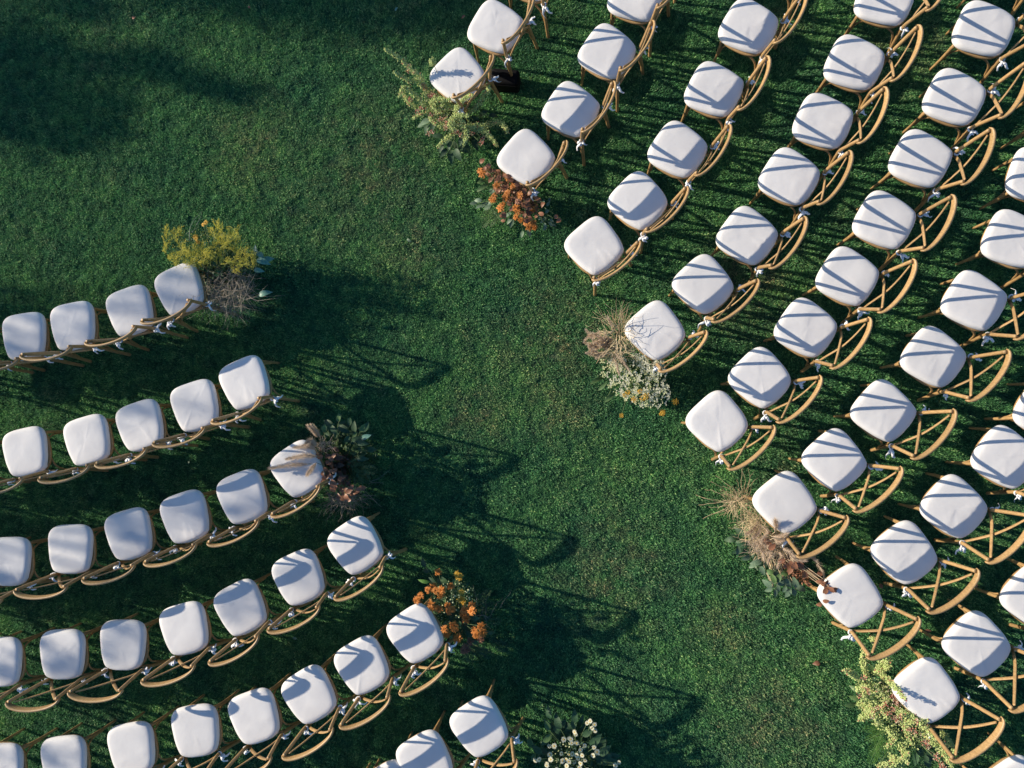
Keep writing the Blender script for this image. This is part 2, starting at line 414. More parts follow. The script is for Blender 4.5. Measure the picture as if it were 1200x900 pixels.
def crest_mesh():
    """bent top rail: a tilted board, bowed backwards, thinner at its rounded ends"""
    b = MB(); N_ = 26; vs, fs = [], []; K = 10
    for i in range(N_ + 1):
        u = -1 + 2 * i / N_; x = .238 * math.sin(u * math.pi / 2 * .92) / math.sin(math.pi / 2 * .92)
        y = -.335 + .078 * abs(u) ** 1.9; z = .858 - .006 * u * u
        e = max(0.0, 1 - abs(u) ** 9) ** .5 * .9 + .1
        hh = (.030 - .006 * abs(u) ** 2) * e; th = (.0100 + .001 * (1 - u * u)) * (.45 + .55 * e)
        nx = math.tan(-.078 * 1.9 * abs(u) ** .9 * math.copysign(1, u) / .30)
        nrm = Vector((nx, 1, 0)).normalized()
        tilt = .22
        up = Vector((0, 0, 1)) * math.cos(tilt) - nrm * math.sin(tilt); th_d = nrm * math.cos(tilt) + Vector((0, 0, 1)) * math.sin(tilt)
        c = Vector((x, y, z))
        for k in range(K):
            a = 2 * math.pi * k / K; ca, sa = math.cos(a), math.sin(a)
            vs.append(c + up * (math.copysign(abs(ca) ** .6, ca) * hh) + th_d * (math.copysign(abs(sa) ** .6, sa) * th))
    for i in range(N_):
        for k in range(K):
            a, c = i * K + k, i * K + (k + 1) % K; fs.append((a, a + K, c + K, c))
    fs.append(tuple(range(K))); e = N_ * K; fs.append(tuple(range(e, e + K))[::-1])
    b.add(vs, fs); return b.mesh('crest_rail', M_WOOD)


def rod(name, ctrl, rad, n=6, seg=8, flat=1.0, m=None):
    b = MB(); P = spline(ctrl, n)
    if hasattr(rad, '__len__'):
        q = [rad[0] + (rad[1] - rad[0]) * i / (len(P) - 1) for i in range(len(P))]
    else: q = rad
    b.tube(P, q, seg, flat=flat); return b.mesh(name, m or M_WOOD)


CUSH = [cushion_mesh(k) for k in range(12)]
TIES = [tie_mesh(k) for k in range(14)]
ME_FRAME = ring_mesh(.204, .206, .428, .456, .89, 'seat_frame', M_WOOD, rear=.014)
ME_SEAT = seat_mesh()
ME_CREST = crest_mesh()
ME_POST = {s_: rod('back_post', [(s_ * .202, -.245, 0), (s_ * .188, -.232, .18), (s_ * .171, -.216, .40), (s_ * .170, -.214, .50), (s_ * .184, -.228, .62), (s_ * .199, -.245, .75), (s_ * .212, -.260, .862)], (.0145, .0140), 6, 10) for s_ in (1, -1)}
ME_LEG = {s_: rod('front_leg', [(s_ * .170, .158, 0), (s_ * .166, .148, .20), (s_ * .156, .142, .440)], (.0100, .0150), 4, 10) for s_ in (1, -1)}
def slat_mesh(s_):
    """flat bent lath from the end of the crest rail to the foot of the opposite post, broad side facing backwards"""
    P = spline([(s_ * .186, -.272, .838), (s_ * .098, -.274 - .006 * s_, .735), (s_ * .004, -.266 - .008 * s_, .630), (-s_ * .090, -.246, .525), (-s_ * .158, -.226, .43)], 6)
    b = MB(); vs, fs = [], []; n = len(P)
    for i, p in enumerate(P):
        t = (P[min(i + 1, n - 1)] - P[max(i - 1, 0)]).normalized(); nr = Vector((0, 1, 0)); nr = (nr - t * nr.dot(t)).normalized(); sd = t.cross(nr)
        hw = .0135 - .003 * abs(2 * i / (n - 1) - 1) ** 2; th = .0048
        for q, r_ in ((1, .5), (.8, 1), (-.8, 1), (-1, .5), (-1, -.5), (-.8, -1), (.8, -1), (1, -.5)): vs.append(p + sd * hw * q + nr * th * r_)
    for i in range(n - 1):
        for k in range(8): a, c = i * 8 + k, i * 8 + (k + 1) % 8; fs.append((a, c, c + 8, a + 8))
    fs += [tuple(range(8))[::-1], tuple(range((n - 1) * 8, n * 8))]
    b.add(vs, fs); return b.mesh('cross_slat', M_WOOD)


ME_SLAT = {s_: slat_mesh(s_) for s_ in (1, -1)}
ME_BRACE = {}
for s_ in (1, -1):
    ME_BRACE['s%d' % s_] = rod('curved_brace', [(s_ * .168, .138, .19), (s_ * .158, .118, .33), (s_ * .163, .050, .412), (s_ * .168, -.050, .416), (s_ * .170, -.170, .36), (s_ * .182, -.222, .19)], .0082, 4, 7)
ME_BRACE['f'] = rod('curved_brace', [(-.160, .150, .19), (-.140, .145, .33), (-.070, .142, .410), (.070, .142, .410), (.140, .145, .33), (.160, .150, .19)], .0082, 4, 7)
ME_BRACE['b'] = rod('curved_brace', [(-.178, -.226, .19), (-.155, -.214, .33), (-.080, -.204, .410), (.080, -.204, .410), (.155, -.214, .33), (.178, -.226, .19)], .0082, 4, 7)


def build_chair():
    t = empty('cross_back_chair')
    link('seat_frame', ME_FRAME, t); link('woven_seat', ME_SEAT, t); link('crest_rail', ME_CREST, t)
    for s_ in (1, -1):
        link('back_post', ME_POST[s_], t); link('front_leg', ME_LEG[s_], t); link('cross_slat', ME_SLAT[s_], t)
        link('curved_brace', ME_BRACE['s%d' % s_], t)
    link('curved_brace', ME_BRACE['f'], t); link('curved_brace', ME_BRACE['b'], t)
    c = link('cushion', CUSH[0], t)
    link('tie', TIES[0], c, (.172, -.217, .474)); link('tie', TIES[1], c, (-.172, -.217, .474), (0, 0, math.radians(-90)))
    return t


def copy_tree(o, parent=None):
    c = o.copy(); COL.objects.link(c); c.parent = parent
    for ch in list(o.children): copy_tree(ch, c)
    return c


CHAIRS = [
 ('A1',-0.862,3.424,58.3),('A2',-1.183,3.015,44.8),('B1',0.320,3.618,64.9),('B2',0.079,3.151,55.6),
 ('B3',-0.226,2.673,56.8),('B4',-0.601,2.278,46.5),('D1',1.228,3.295,59.6),('D2',0.943,2.782,61.2),
 ('D3',0.646,2.292,56.0),('D4',0.321,1.878,46.4),('D5',-0.037,1.514,38.4),('F1',2.293,3.459,67.8),
 ('F2',2.046,2.942,63.6),('F3',1.793,2.475,64.4),('F4',1.523,2.031,59.0),('F5',1.185,1.561,55.5),
 ('F6',0.834,1.174,42.4),('F7',0.450,0.804,40.0),('G1',3.029,3.161,64.9),('G2',2.792,2.619,64.3),
 ('G3',2.524,2.136,62.7),('G4',2.239,1.654,61.3),('G5',1.949,1.211,56.5),('G6',1.623,0.806,52.9),
 ('G7',1.265,0.414,47.1),('G8',0.928,0.069,43.0),('H1',3.378,1.968,71.2),('H2',3.186,1.474,64.1),
 ('H3',2.882,0.999,56.1),('H4',2.571,0.564,51.4),('H5',2.190,0.148,49.4),('H6',1.815,-0.233,43.5),
 ('H7',1.435,-0.567,39.3),('I1',3.376,0.151,56.4),('I2',3.063,-0.208,55.3),('I3',2.683,-0.586,48.0),
 ('I4',2.313,-0.941,41.0),('I5',1.908,-1.276,38.5),('J1',3.235,-1.254,47.7),('J2',2.811,-1.612,46.2),
 ('J3',2.439,-1.968,40.8),('K1',3.051,-2.661,38.8),('a1',-5.113,0.840,5.8),('a2',-4.646,0.927,8.3),
 ('a3',-4.107,1.050,16.3),('a4',-3.649,1.231,21.9),('b1',-5.057,-0.188,12.5),('b2',-4.471,-0.085,14.5),
 ('b3',-3.980,0.042,16.2),('b4',-3.479,0.213,15.7),('b5',-3.032,0.408,24.8),('c1',-5.177,-1.149,5.0),
 ('c2',-4.597,-1.031,4.7),('c3',-4.054,-0.895,15.3),('c4',-3.544,-0.740,19.2),('c5',-3.032,-0.566,23.5),
 ('c6',-2.546,-0.327,30.8),('d1',-5.226,-2.017,7.1),('d2',-4.635,-1.932,5.6),('d3',-4.080,-1.835,3.3),
 ('d4',-3.524,-1.682,17.0),('d5',-3.027,-1.496,28.5),('d6',-2.521,-1.233,24.6),('d7',-2.033,-0.961,33.4),
 ('e1',-5.174,-2.919,4.1),('e2',-4.586,-2.830,7.3),('e3',-3.970,-2.693,11.6),('e4',-3.400,-2.522,9.9),
 ('e5',-2.885,-2.385,21.4),('e6',-2.412,-2.190,30.0),('e7',-1.963,-1.936,31.3),('e8',-1.517,-1.666,35.4),
 ('f1',-0.984,-2.387,34.6),('f2',-1.429,-2.673,33.4),('f3',-1.723,-2.923,32.4),
]
# chairs just outside the frame whose shadows fall into it
CHAIRS += [('A0', -.56, 3.86, 60), ('B0', .55, 4.10, 64), ('D0', 1.50, 3.80, 62), ('F0', 2.52, 3.96, 68), ('G0', 3.26, 3.70, 67),
           ('H0', 3.56, 2.48, 72), ('a0', -5.62, .78, 5), ('b0', -5.62, -.27, 8), ('c0', -5.74, -1.22, 4), ('d0', -5.78, -2.08, 5), ('e0', -5.76, -3.0, 4),
           ('az', -6.2, .74, 3), ('bz', -6.2, -.32, 4), ('cz', -6.3, -1.28, 3), ('f4', -2.10, -3.14, 30), ('I0', 3.70, .52, 62)]
ROWS = {  # how each row is told from the others
    'A': ('right block\'s front row', 'the green and pink bouquet'), 'B': ('right block\'s second row', 'the rust orange bouquet'),
    'D': ('right block\'s third row', 'its bare aisle end'), 'F': ('right block\'s fourth row', 'the dried grass and white bouquet'),
    'G': ('right block\'s fifth row', 'its bare aisle end'), 'H': ('right block\'s sixth row', 'the pale twig nest'),
    'I': ('right block\'s seventh row', 'the russet leaves'), 'J': ('right block\'s eighth row', 'the lower green and pink bouquet'),
    'K': ('right block\'s bottom row', 'the frame edge'),
    'a': ('left block\'s top row', 'the goldenrod bouquet'), 'b': ('left block\'s second row', 'its bare aisle end'),
    'c': ('left block\'s third row', 'the dark plume bouquet'), 'd': ('left block\'s fourth row', 'its bare aisle end'),
    'e': ('left block\'s fifth row', 'the orange chrysanthemums'), 'f': ('left block\'s bottom row', 'the white daisies')}
ORD = ['', 'first', 'second', 'third', 'fourth', 'fifth', 'sixth', 'seventh', 'eighth', 'ninth', 'tenth', 'eleventh']
SPECIAL = {
    'A2': 'white cushioned wooden chair with green amaranth spikes leaning over its rear corner',
    'B4': 'white cushioned wooden chair with rust coloured bouquet against its corner, leaf shadow on cushion',
    'F7': 'white cushioned wooden chair beside dried grasses and small white blossoms, twig shadows on cushion',
    'H7': 'white cushioned wooden chair beside the pale twig nest at the aisle',
    'I5': 'white cushioned wooden chair with russet leaves lying over its front corner',
    'J3': 'white cushioned wooden chair behind the lower green and pink bouquet at bottom right',
    'a4': 'white cushioned chair beside yellow goldenrod and a grey twig heap',
    'c6': 'white cushioned chair with beige plumes lying across its cushion',
    'e8': 'white cushioned chair touching the orange chrysanthemums, broad shadow on cushion',
    'f1': 'white cushioned chair at the bottom, nearest the white daisies',
    'D5': 'fully sunlit white cushioned chair at the aisle end of the third right row',
    'G8': 'fully sunlit white cushioned chair above the pale twig nest, aisle end of its row',
    'B3': 'white cushioned chair mostly in bluish shade, second from the rust orange bouquet',
}
proto = build_chair()
counts = {}
for nm, x, y, a in CHAIRS: counts.setdefault(nm[0], []).append((nm, x, y))
for i, (nm, x, y, a) in enumerate(CHAIRS):
    o = proto if i == 0 else copy_tree(proto)
    o.location = (x, y, 0); o.rotation_euler = (0, 0, math.radians(a))
    r = random.Random(nm)
    for ch in o.children:
        if ch.name.startswith('cushion'):
            ch.data = CUSH[r.randrange(len(CUSH))]; ch.rotation_euler = (0, 0, math.radians(r.uniform(-2.4, 2.4)))
            for t in ch.children: t.data = TIES[r.randrange(len(TIES))]; t.scale = (r.uniform(.66, .9),) * 3; t.rotation_euler.z += r.uniform(-.5, .5)
    row = sorted(counts[nm[0]], key=lambda q: q[2] if nm[0].isupper() else -q[1])
    k = [q[0] for q in row].index(nm) + 1
    rn, end = ROWS[nm[0]]
    side = 'right' if nm[0].isupper() else 'left'
    lab = SPECIAL.get(nm) or 'white cushioned wooden chair, %s from the aisle in the %s' % (ORD[k], rn)
    tag(o, lab, 'chair', 'chairs of the %s hand seating block' % side)

# ------------------------------------------------------------------ trees left of the lawn, whose crowns dapple the sunlight
def crown_mesh(seed, clusters, leaf=.085):
    """leaf clumps: (x, y, z, radius, number of leaves) in the tree's own space"""
    g = np.random.default_rng(seed); Vs = []
    for (cx, cy, cz, rad, n) in clusters:
        P = g.normal(size=(n, 3)) * rad * np.array([.5, .5, .42]) + np.array([cx, cy, cz])
        A = g.normal(size=(n, 3)); A /= np.linalg.norm(A, axis=1)[:, None]
        B = np.cross(A, g.normal(size=(n, 3))); B /= np.linalg.norm(B, axis=1)[:, None]
        s_ = leaf * g.uniform(.6, 1.3, n)[:, None]
        Vs.append(np.stack([P - A * s_, P + B * s_ * .4, P + A * s_, P - B * s_ * .4], 1).reshape(-1, 3))
    V = np.concatenate(Vs); n = len(V) // 4
    me = bpy.data.meshes.new('crown'); me.vertices.add(4 * n); me.vertices.foreach_set('co', V.astype('f').ravel())
    me.loops.add(4 * n); me.loops.foreach_set('vertex_index', np.arange(4 * n, dtype='i'))
    me.polygons.add(n); me.polygons.foreach_set('loop_start', np.arange(0, 4 * n, 4, dtype='i')); me.polygons.foreach_set('loop_total', np.full(n, 4, 'i'))
    me.materials.append(M_TREELEAF); me.update(calc_edges=True); return me


def tree(clumps, seed, label, zt_=0.0):
    """clumps are given by the spot on the lawn each one shades, its height and its size"""
    sd = Vector((math.cos(AZ), math.sin(AZ), math.tan(EL)))
    C = []
    for (u, v, h, rad, n) in clumps:
        g = at(u, v, zt_); p = g + sd * (h / math.tan(EL)); C.append((p.x, p.y, p.z, rad, n))
    bx = sum(c[0] for c in C) / len(C) - .4; by = sum(c[1] for c in C) / len(C)
    t = empty('broadleaf_tree', (bx, by, 0)); r = random.Random(seed)
    C = [(c[0] - bx, c[1] - by, c[2], c[3], c[4]) for c in C]
    link('crown', crown_mesh(seed, C), t)
    zt = min(c[2] for c in C) - .2
    b = MB(); b.tube(spline([(0, 0, -.1), (.06, .05, zt * .35), (-.05, .1, zt * .7), (.05, 0, zt)], 5), [.13 - .004 * i for i in range(16)], 10)
    b.build('trunk', M_BARK, t)
    for c in C:
        b = MB(); z0 = zt * r.uniform(.72, .98)
        b.tube(spline([(0, .03, z0), (c[0] * .5 + r.uniform(-.1, .1), c[1] * .5, (z0 + c[2]) / 2 + .15), (c[0], c[1], c[2])], 4), [.05, .045, .038, .034, .03, .024, .018, .014, .008], 6)
        b.build('limb', M_BARK, t)
    tag(t, label, 'tree', 'trees to the left of the lawn')


tree([(30, 60, 4.3, 0.24, 143), (50, 110, 4.0, 0.29, 177), (20, 150, 4.2, 0.26, 143), (110, 100, 4.7, 0.21, 102), (165, 70, 5.0, 0.15, 68), (215, 84, 5.3, 0.15, 68), (265, 105, 5.5, 0.13, 50), (80, 165, 4.0, 0.19, 75), (-40, 100, 5.2, 0.38, 170), (100, 15, 6.0, 0.16, 44), (-60, 20, 5.5, 0.32, 102), (110, 140, 4.4, 0.22, 102), (60, 60, 4.2, 0.26, 102), (300, 112, 5.6, 0.13, 37)],
     3, 'leafy tree upwind of the top left corner of the lawn, shading its dark corner')
tree([(400, 8, 6.4, .35, 260), (470, 12, 6.6, .32, 240), (540, 14, 6.8, .26, 130), (330, -10, 6.2, .4, 260), (250, -25, 6.0, .5, 300), (600, 20, 6.9, .22, 80), (20, -60, 5.6, .6, 400), (140, -60, 5.8, .5, 300)], 4, 'tall leafy tree furthest up, shading the top edge of the lawn')
tree([(85, 378, 5.2, .22, 17), (150, 362, 5.4, .22, 22), (212, 338, 5.6, .20, 17), (25, 392, 5.0, .22, 14), (120, 385, 5.3, .2, 12), (20, 330, 4.6, .25, 14), (30, 290, 4.6, .25, 14), (-50, 390, 5.0, .3, 30), (180, 345, 5.5, .18, 12), (228, 452, 5.6, .16, 14), (236, 482, 5.6, .14, 8), (150, 478, 5.3, .18, 14), (150, 455, 5.2, .22, 19)],
     5, 'slim leafy tree beside the top left row, its crown thin enough to let sun through', .5)
tree([(140, 620, 4.7, .16, 14), (165, 632, 4.8, .14, 12), (216, 584, 4.9, .17, 14), (230, 615, 5.0, .14, 12), (205, 618, 4.9, .10, 7), (276, 560, 5.1, .17, 14), (300, 592, 5.2, .14, 13), (268, 600, 5.1, .10, 8), (10, 672, 4.3, .20, 22), (70, 770, 4.5, .16, 13), (135, 765, 4.6, .16, 14), (155, 745, 4.7, .12, 8), (8, 780, 4.2, .2, 22), (345, 675, 5.4, .12, 9), (285, 712, 5.2, .14, 11),
      (-60, 700, 4.2, .3, 37), (350, 540, 5.4, .12, 7), (60, 880, 4.4, .14, 12), (5, 890, 4.2, .2, 14)],
     6, 'small crowned leafy tree beside the lower left rows of chairs', .5)

# ------------------------------------------------------------------ floor bouquets at the aisle ends
def leaf_mesh(name, m, wd=.22, curl=.25, fold=.12, n=6):
    """one blade of unit length along +x, folded along its midrib and drooping"""
    vs, fs = [], []
    for i in range(n + 1):
        t = i / n; w_ = wd * math.sin(math.pi * t ** .8) ** .8 if 0 < i < n else .004
        z = curl * (t - t * t * 1.6)
        vs += [(t, -w_, z + fold * w_), (t, 0, z), (t, w_, z + fold * w_)]
    for i in range(n):
        a = i * 3; fs += [(a, a + 3, a + 4, a + 1), (a + 1, a + 4, a + 5, a + 2)]
    b = MB(); b.add(vs, fs); return b.mesh(name, m)


def mum_mesh(seed, m):
    """shaggy chrysanthemum of unit radius: four rings of curling petals"""
    r = random.Random(seed); b = MB()
    for ring, (n, ln, el) in enumerate(((17, 1.0, .12), (15, .85, .42), (12, .62, .8), (8, .38, 1.15))):
        for k in range(n):
            a = 6.283 * k / n + ring * .2 + r.uniform(-.15, .15); L_ = ln * r.uniform(.72, 1.12); e = el + r.uniform(-.18, .18); w_ = .105 * r.uniform(.8, 1.2)
            ca, sa = math.cos(a), math.sin(a); vs = []
            for t, ww, cu in ((.0, .4, 0), (.5, 1, .0), (.85, .9, -.06), (1.0, .25, -.16)):
                x = L_ * t * math.cos(e); z = L_ * t * math.sin(e) + cu + .12 * ring * .5
                for q in (-1, 1): vs.append((x * ca - q * w_ * ww * sa, x * sa + q * w_ * ww * ca, z + .03 * abs(q)))
            b.add(vs, [(0, 2, 3, 1), (2, 4, 5, 3), (4, 6, 7, 5)])
    return b.mesh('chrysanthemum', m)


def daisy_mesh(seed):
    r = random.Random(seed); b = MB()
    for ring in range(2):
        for k in range(13):
            a = 6.283 * k / 13 + ring * .24 + r.uniform(-.08, .08); L_ = r.uniform(.85, 1.05) * (1 - .12 * ring); w_ = .16; ca, sa = math.cos(a), math.sin(a); vs = []
            for t, ww, z in ((.2, .6, .05), (.65, 1, .10 + .08 * ring), (1.0, .5, .03 + .12 * ring)):
                for q in (-1, 1): vs.append((L_ * t * ca - q * w_ * ww * sa, L_ * t * sa + q * w_ * ww * ca, z))
            b.add(vs, [(0, 2, 3, 1), (2, 4, 5, 3)])
    vs, fs = [(0, 0, .26)], []
    for i, (rr, z) in enumerate(((.18, .22), (.30, .10), (.28, 0))):
        for k in range(8): vs.append((rr * math.cos(.785 * k), rr * math.sin(.785 * k), z))
    for k in range(8):
        fs.append((0, 1 + k, 1 + (k + 1) % 8))
        for i in range(2): fs.append((1 + i * 8 + k, 9 + i * 8 + k, 9 + i * 8 + (k + 1) % 8, 1 + i * 8 + (k + 1) % 8))
    b.add(vs, fs, 1); return b.mesh('daisy', [M_WHITE, M_YELLOW])


def blob(b, c, rad, r, mi=0, k=5):
    """a small irregular bud"""
    vs = [(c[0] + r.uniform(-.3, .3) * rad, c[1] + r.uniform(-.3, .3) * rad, c[2] + rad * r.uniform(.7, 1.2))]
    for j in range(k):
        a = 6.283 * j / k + r.uniform(-.3, .3); q = rad * r.uniform(.75, 1.2)
        vs.append((c[0] + q * math.cos(a), c[1] + q * math.sin(a), c[2] + rad * r.uniform(-.25, .3)))
    vs.append((c[0], c[1], c[2] - rad * .8))
    fs = [(0, 1 + j, 1 + (j + 1) % k) for j in range(k)] + [(k + 1, 1 + (j + 1) % k, 1 + j) for j in range(k)]
    b.add(vs, fs, mi)


def tansy_mesh(seed):
    r = random.Random(seed); b = MB()
    for _ in range(46):
        a, d = r.uniform(0, 6.28), math.sqrt(r.random()); blob(b, (d * math.cos(a), d * math.sin(a), .25 * (1 - d * d) + r.uniform(-.08, .08)), r.uniform(.12, .2), r)
    return b.mesh('tansy_head', M_YELLOW)


def petal(b, c, d, up, ln, wd, mi=0, r=random):
    """folded little leaf or petal from c along d"""
    d = Vector(d).normalized(); s_ = d.cross(Vector(up)); s_ = s_.normalized() if s_.length > .01 else Vector((1, 0, 0)); n = s_.cross(d); c = Vector(c)
    b.add([c, c + d * ln * .5 + s_ * wd + n * wd * .35, c + d * ln, c + d * ln * .5 - s_ * wd + n * wd * .35, c + d * ln * .55], [(0, 1, 4), (1, 2, 4), (2, 3, 4), (3, 0, 4)], mi)


def rdir(r, zmin=-.2):
    while True:
        v = Vector((r.uniform(-1, 1), r.uniform(-1, 1), r.uniform(zmin, 1)))
        if .1 < v.length < 1: return v.normalized()


LEAF = {k: [leaf_mesh('leaf', m, w_, c, .3) for c in (.15, .35, .55)] for k, m, w_ in (('dark', M_LEAF, .24), ('mid', M_LEAF2, .26), ('sage', M_SAGE, .25), ('hosta', M_HOSTA, .23), ('brown', M_BROWN, .34), ('dbrown', M_DBROWN, .3), ('fern', M_FERN, .16), ('long', M_LEAF2, .13))}
MUM = {k: [mum_mesh(q, m) for q in range(4)] for k, m in (('o', M_ORANGE), ('b', M_BROWN), ('y', M_YELLOW))}
DAISY = [daisy_mesh(q) for q in range(4)]
TANSY = [tansy_mesh(q) for q in range(3)]


class Bouquet:
    """everything is placed in the world first; children are then stored relative to the base on the grass"""

    def __init__(s, name, u, v, label, cat, seed, base_z=0.0):
        s.base = at(u, v, 0.0); s.root = empty(name, s.base); s.r = random.Random(seed)
        tag(s.root, label, cat, 'floor bouquets along the aisle'); s.stems = MB(); s.tops = []

    def rel(s, p): return Vector(p) - s.base

    def stem(s, p, rad=.0022):
        p = Vector(p); a = s.r.uniform(0, 6.28); q = s.base + Vector((math.cos(a), math.sin(a), 0)) * s.r.uniform(.0, .09)
        mid = q.lerp(p, .5) + Vector((0, 0, .06))
        s.stems.tube([s.rel(q), s.rel(mid), s.rel(p)], [rad * 1.3, rad * 1.1, rad], 4)

    def put(s, name, me, p, scale, az=None, tilt=(-.35, .35), lab=None, stem=True):
        r = s.r; az = r.uniform(0, 6.28) if az is None else az
        o = link(name, me, s.root, s.rel(p), (r.uniform(*tilt), r.uniform(*tilt), az), scale)
        if lab: o['label'] = lab
        if stem: s.stem(p)
        return o

    def mums(s, pts, kind='o', size=.042, z=(.42, .58), name='chrysanthemum'):
        for q in pts:
            zz = q[2] if len(q) > 2 else s.r.uniform(*z)
            s.put(name, s.r.choice(MUM[kind]), at(q[0], q[1], zz), size * s.r.uniform(.85, 1.15))

    def leaves(s, pts, kind, size=.10, z=(.2, .4), stem=True, name='leaf'):
        """pts: (u, v) or (u, v, direction in image degrees, counter-clockwise from right)"""
        for q in pts:
            az = math.radians(q[2] + s.r.uniform(-12, 12)) if len(q) > 2 and q[2] is not None else None
            zz = q[3] if len(q) > 3 else s.r.uniform(*z)
            sz = size * s.r.uniform(.8, 1.2); p = at(q[0], q[1], zz)
            a = az if az is not None else s.r.uniform(0, 6.28)
            p = p - Vector((math.cos(a), math.sin(a), 0)) * sz * .5
            s.put(name, s.r.choice(LEAF[kind]), p, sz, a, (-.3, .3), stem=stem)

    def cloud(s, name, m, c, rad, n, ln, wd, z, kind='petal', stuff=True, lab=None, up=.1):
        """uncountable little leaves or buds filling an ellipse of the picture between two heights"""
        b = MB(); r = s.r
        for _ in range(n):
            a, d = r.uniform(0, 6.28), math.sqrt(r.random())
            zz = z[0] + (z[1] - z[0]) * r.random() * (1 - .5 * d * d)
            ca = math.cos(math.radians(rad[2])) if len(rad) > 2 else 1; sa = math.sin(math.radians(rad[2])) if len(rad) > 2 else 0
            x, y = rad[0] * d * math.cos(a), rad[1] * d * math.sin(a)
            p = s.rel(at(c[0] + x * ca + y * sa, c[1] - x * sa + y * ca, zz))
            if kind == 'petal': petal(b, p, rdir(r, -.1), rdir(r), ln * r.uniform(.6, 1.3), wd * r.uniform(.7, 1.3), 0)
            else: blob(b, p, ln * r.uniform(.6, 1.3), r)
        o = b.build(name, m, s.root, smooth=False)
        if stuff: o['kind'] = 'stuff'
        if lab: o['label'] = lab

    def florets(s, name, m, c, rad, n, z, size=.0075, rot=0):
        """clusters of tiny five petalled blossoms"""
        b = MB(); r = s.r
        for _ in range(n):
            a, d = r.uniform(0, 6.28), math.sqrt(r.random()) ; x, y = rad[0] * d * math.cos(a), rad[1] * d * math.sin(a)
            ca, sa = math.cos(math.radians(rot)), math.sin(math.radians(rot))
            pc = s.rel(at(c[0] + x * ca + y * sa, c[1] - x * sa + y * ca, z[0] + (z[1] - z[0]) * r.random() * (1 - .4 * d)))
            for _ in range(r.randint(3, 7)):
                p = pc + Vector((r.uniform(-1, 1), r.uniform(-1, 1), r.uniform(-.7, 1))) * .016
                for k in range(5):
                    a2 = 1.257 * k + r.random(); petal(b, p, (math.cos(a2), math.sin(a2), .35), (0, 0, 1), size * r.uniform(.8, 1.2), size * .38)
        o = b.build(name, m, s.root, smooth=False); o['kind'] = 'stuff'

    def spike(s, path, z0, z1, rad=.016, m=None, pink=0.0, name='flower_spike'):
        """tassel of small clustered buds along a bent line; z0 at the first point, z1 at the last"""
        r = s.r; n = len(path)
        P = spline([s.rel(at(u, v, z0 + (z1 - z0) * i / (n - 1))) for i, (u, v) in enumerate(path)], 8)
        b = MB(); L_ = len(P)
        for i, p in enumerate(P):
            t = i / (L_ - 1); rr = rad * (.45 + .9 * math.sin(math.pi * min(1, .18 + t * .8)))
            for _ in range(20):
                d = rdir(r, -.6); q = p + d * rr * r.uniform(.3, 1) + Vector((r.uniform(-1, 1), r.uniform(-1, 1), 0)) * .006
                if r.random() < .72: blob(b, q, .0058 * r.uniform(.6, 1.4), r, 1 if r.random() < pink else 0, 4)
                else: petal(b, q, d, rdir(r), .014 * r.uniform(.6, 1.4), .0042, 1 if r.random() < pink else 0)
        b.tube(P, .0025, 4, 0)
        o = b.build(name, [m or M_SPIKE, M_PINK], s.root, smooth=False); s.stem(s.base + P[0] if z0 < z1 else s.base + P[-1]); return o

    def blossom(s, pts, size=.026, z=(.4, .5), mats=None, name='snapdragon_blossom'):
        for q in pts:
            r = s.r; b = MB(); zz = q[2] if len(q) > 2 else r.uniform(*z)
            for _ in range(34):
                d = rdir(r, -.2); p = d * size * r.uniform(.1, .9); p.x += r.uniform(-.4, .4) * size
                petal(b, p, d + Vector((0, 0, .2)), rdir(r), size * .55 * r.uniform(.7, 1.2), size * .22, 0 if r.random() < .62 else 1)
            o = b.build(name, mats or [M_PINK, M_CREAMP], s.root, smooth=False); o.location = s.rel(at(q[0], q[1], zz)); s.stem(at(q[0], q[1], zz))

    def plume(s, path, z, rad=.028, m=None, n=520, hair=.035, name='grass_plume'):
        """feathery seed head: fine hairs swept along its axis"""
        r = s.r; k = len(path); b = MB()
        P = spline([s.rel(at(u, v, (z[0] + (z[1] - z[0]) * i / (k - 1)))) for i, (u, v) in enumerate(path)], 8); L_ = len(P)
        for _ in range(n):
            f = r.random() * (L_ - 1.01); i = int(f); p = P[i].lerp(P[i + 1], f - i); t = (P[i + 1] - P[i]).normalized(); q = f / L_
            w_ = rad * (.12 + math.sin(math.pi * min(1, .10 + q * .86)) * r.uniform(.5, 1.2))
            d = rdir(r, -.7); d = (d - t * d.dot(t)); e = p + d * w_ * r.uniform(.3, 1) + t * hair * r.uniform(.3, 1); s_ = t.cross(d).normalized() * .0008
            mid = p.lerp(e, .6) + d * .004
            b.add([p - s_, p + s_, mid + s_, mid - s_, e], [(0, 1, 2, 3), (3, 2, 4)])
        b.tube(P, .0022, 4); b.build(name, m or M_PLUME, s.root); s.stem(s.base + P[0])

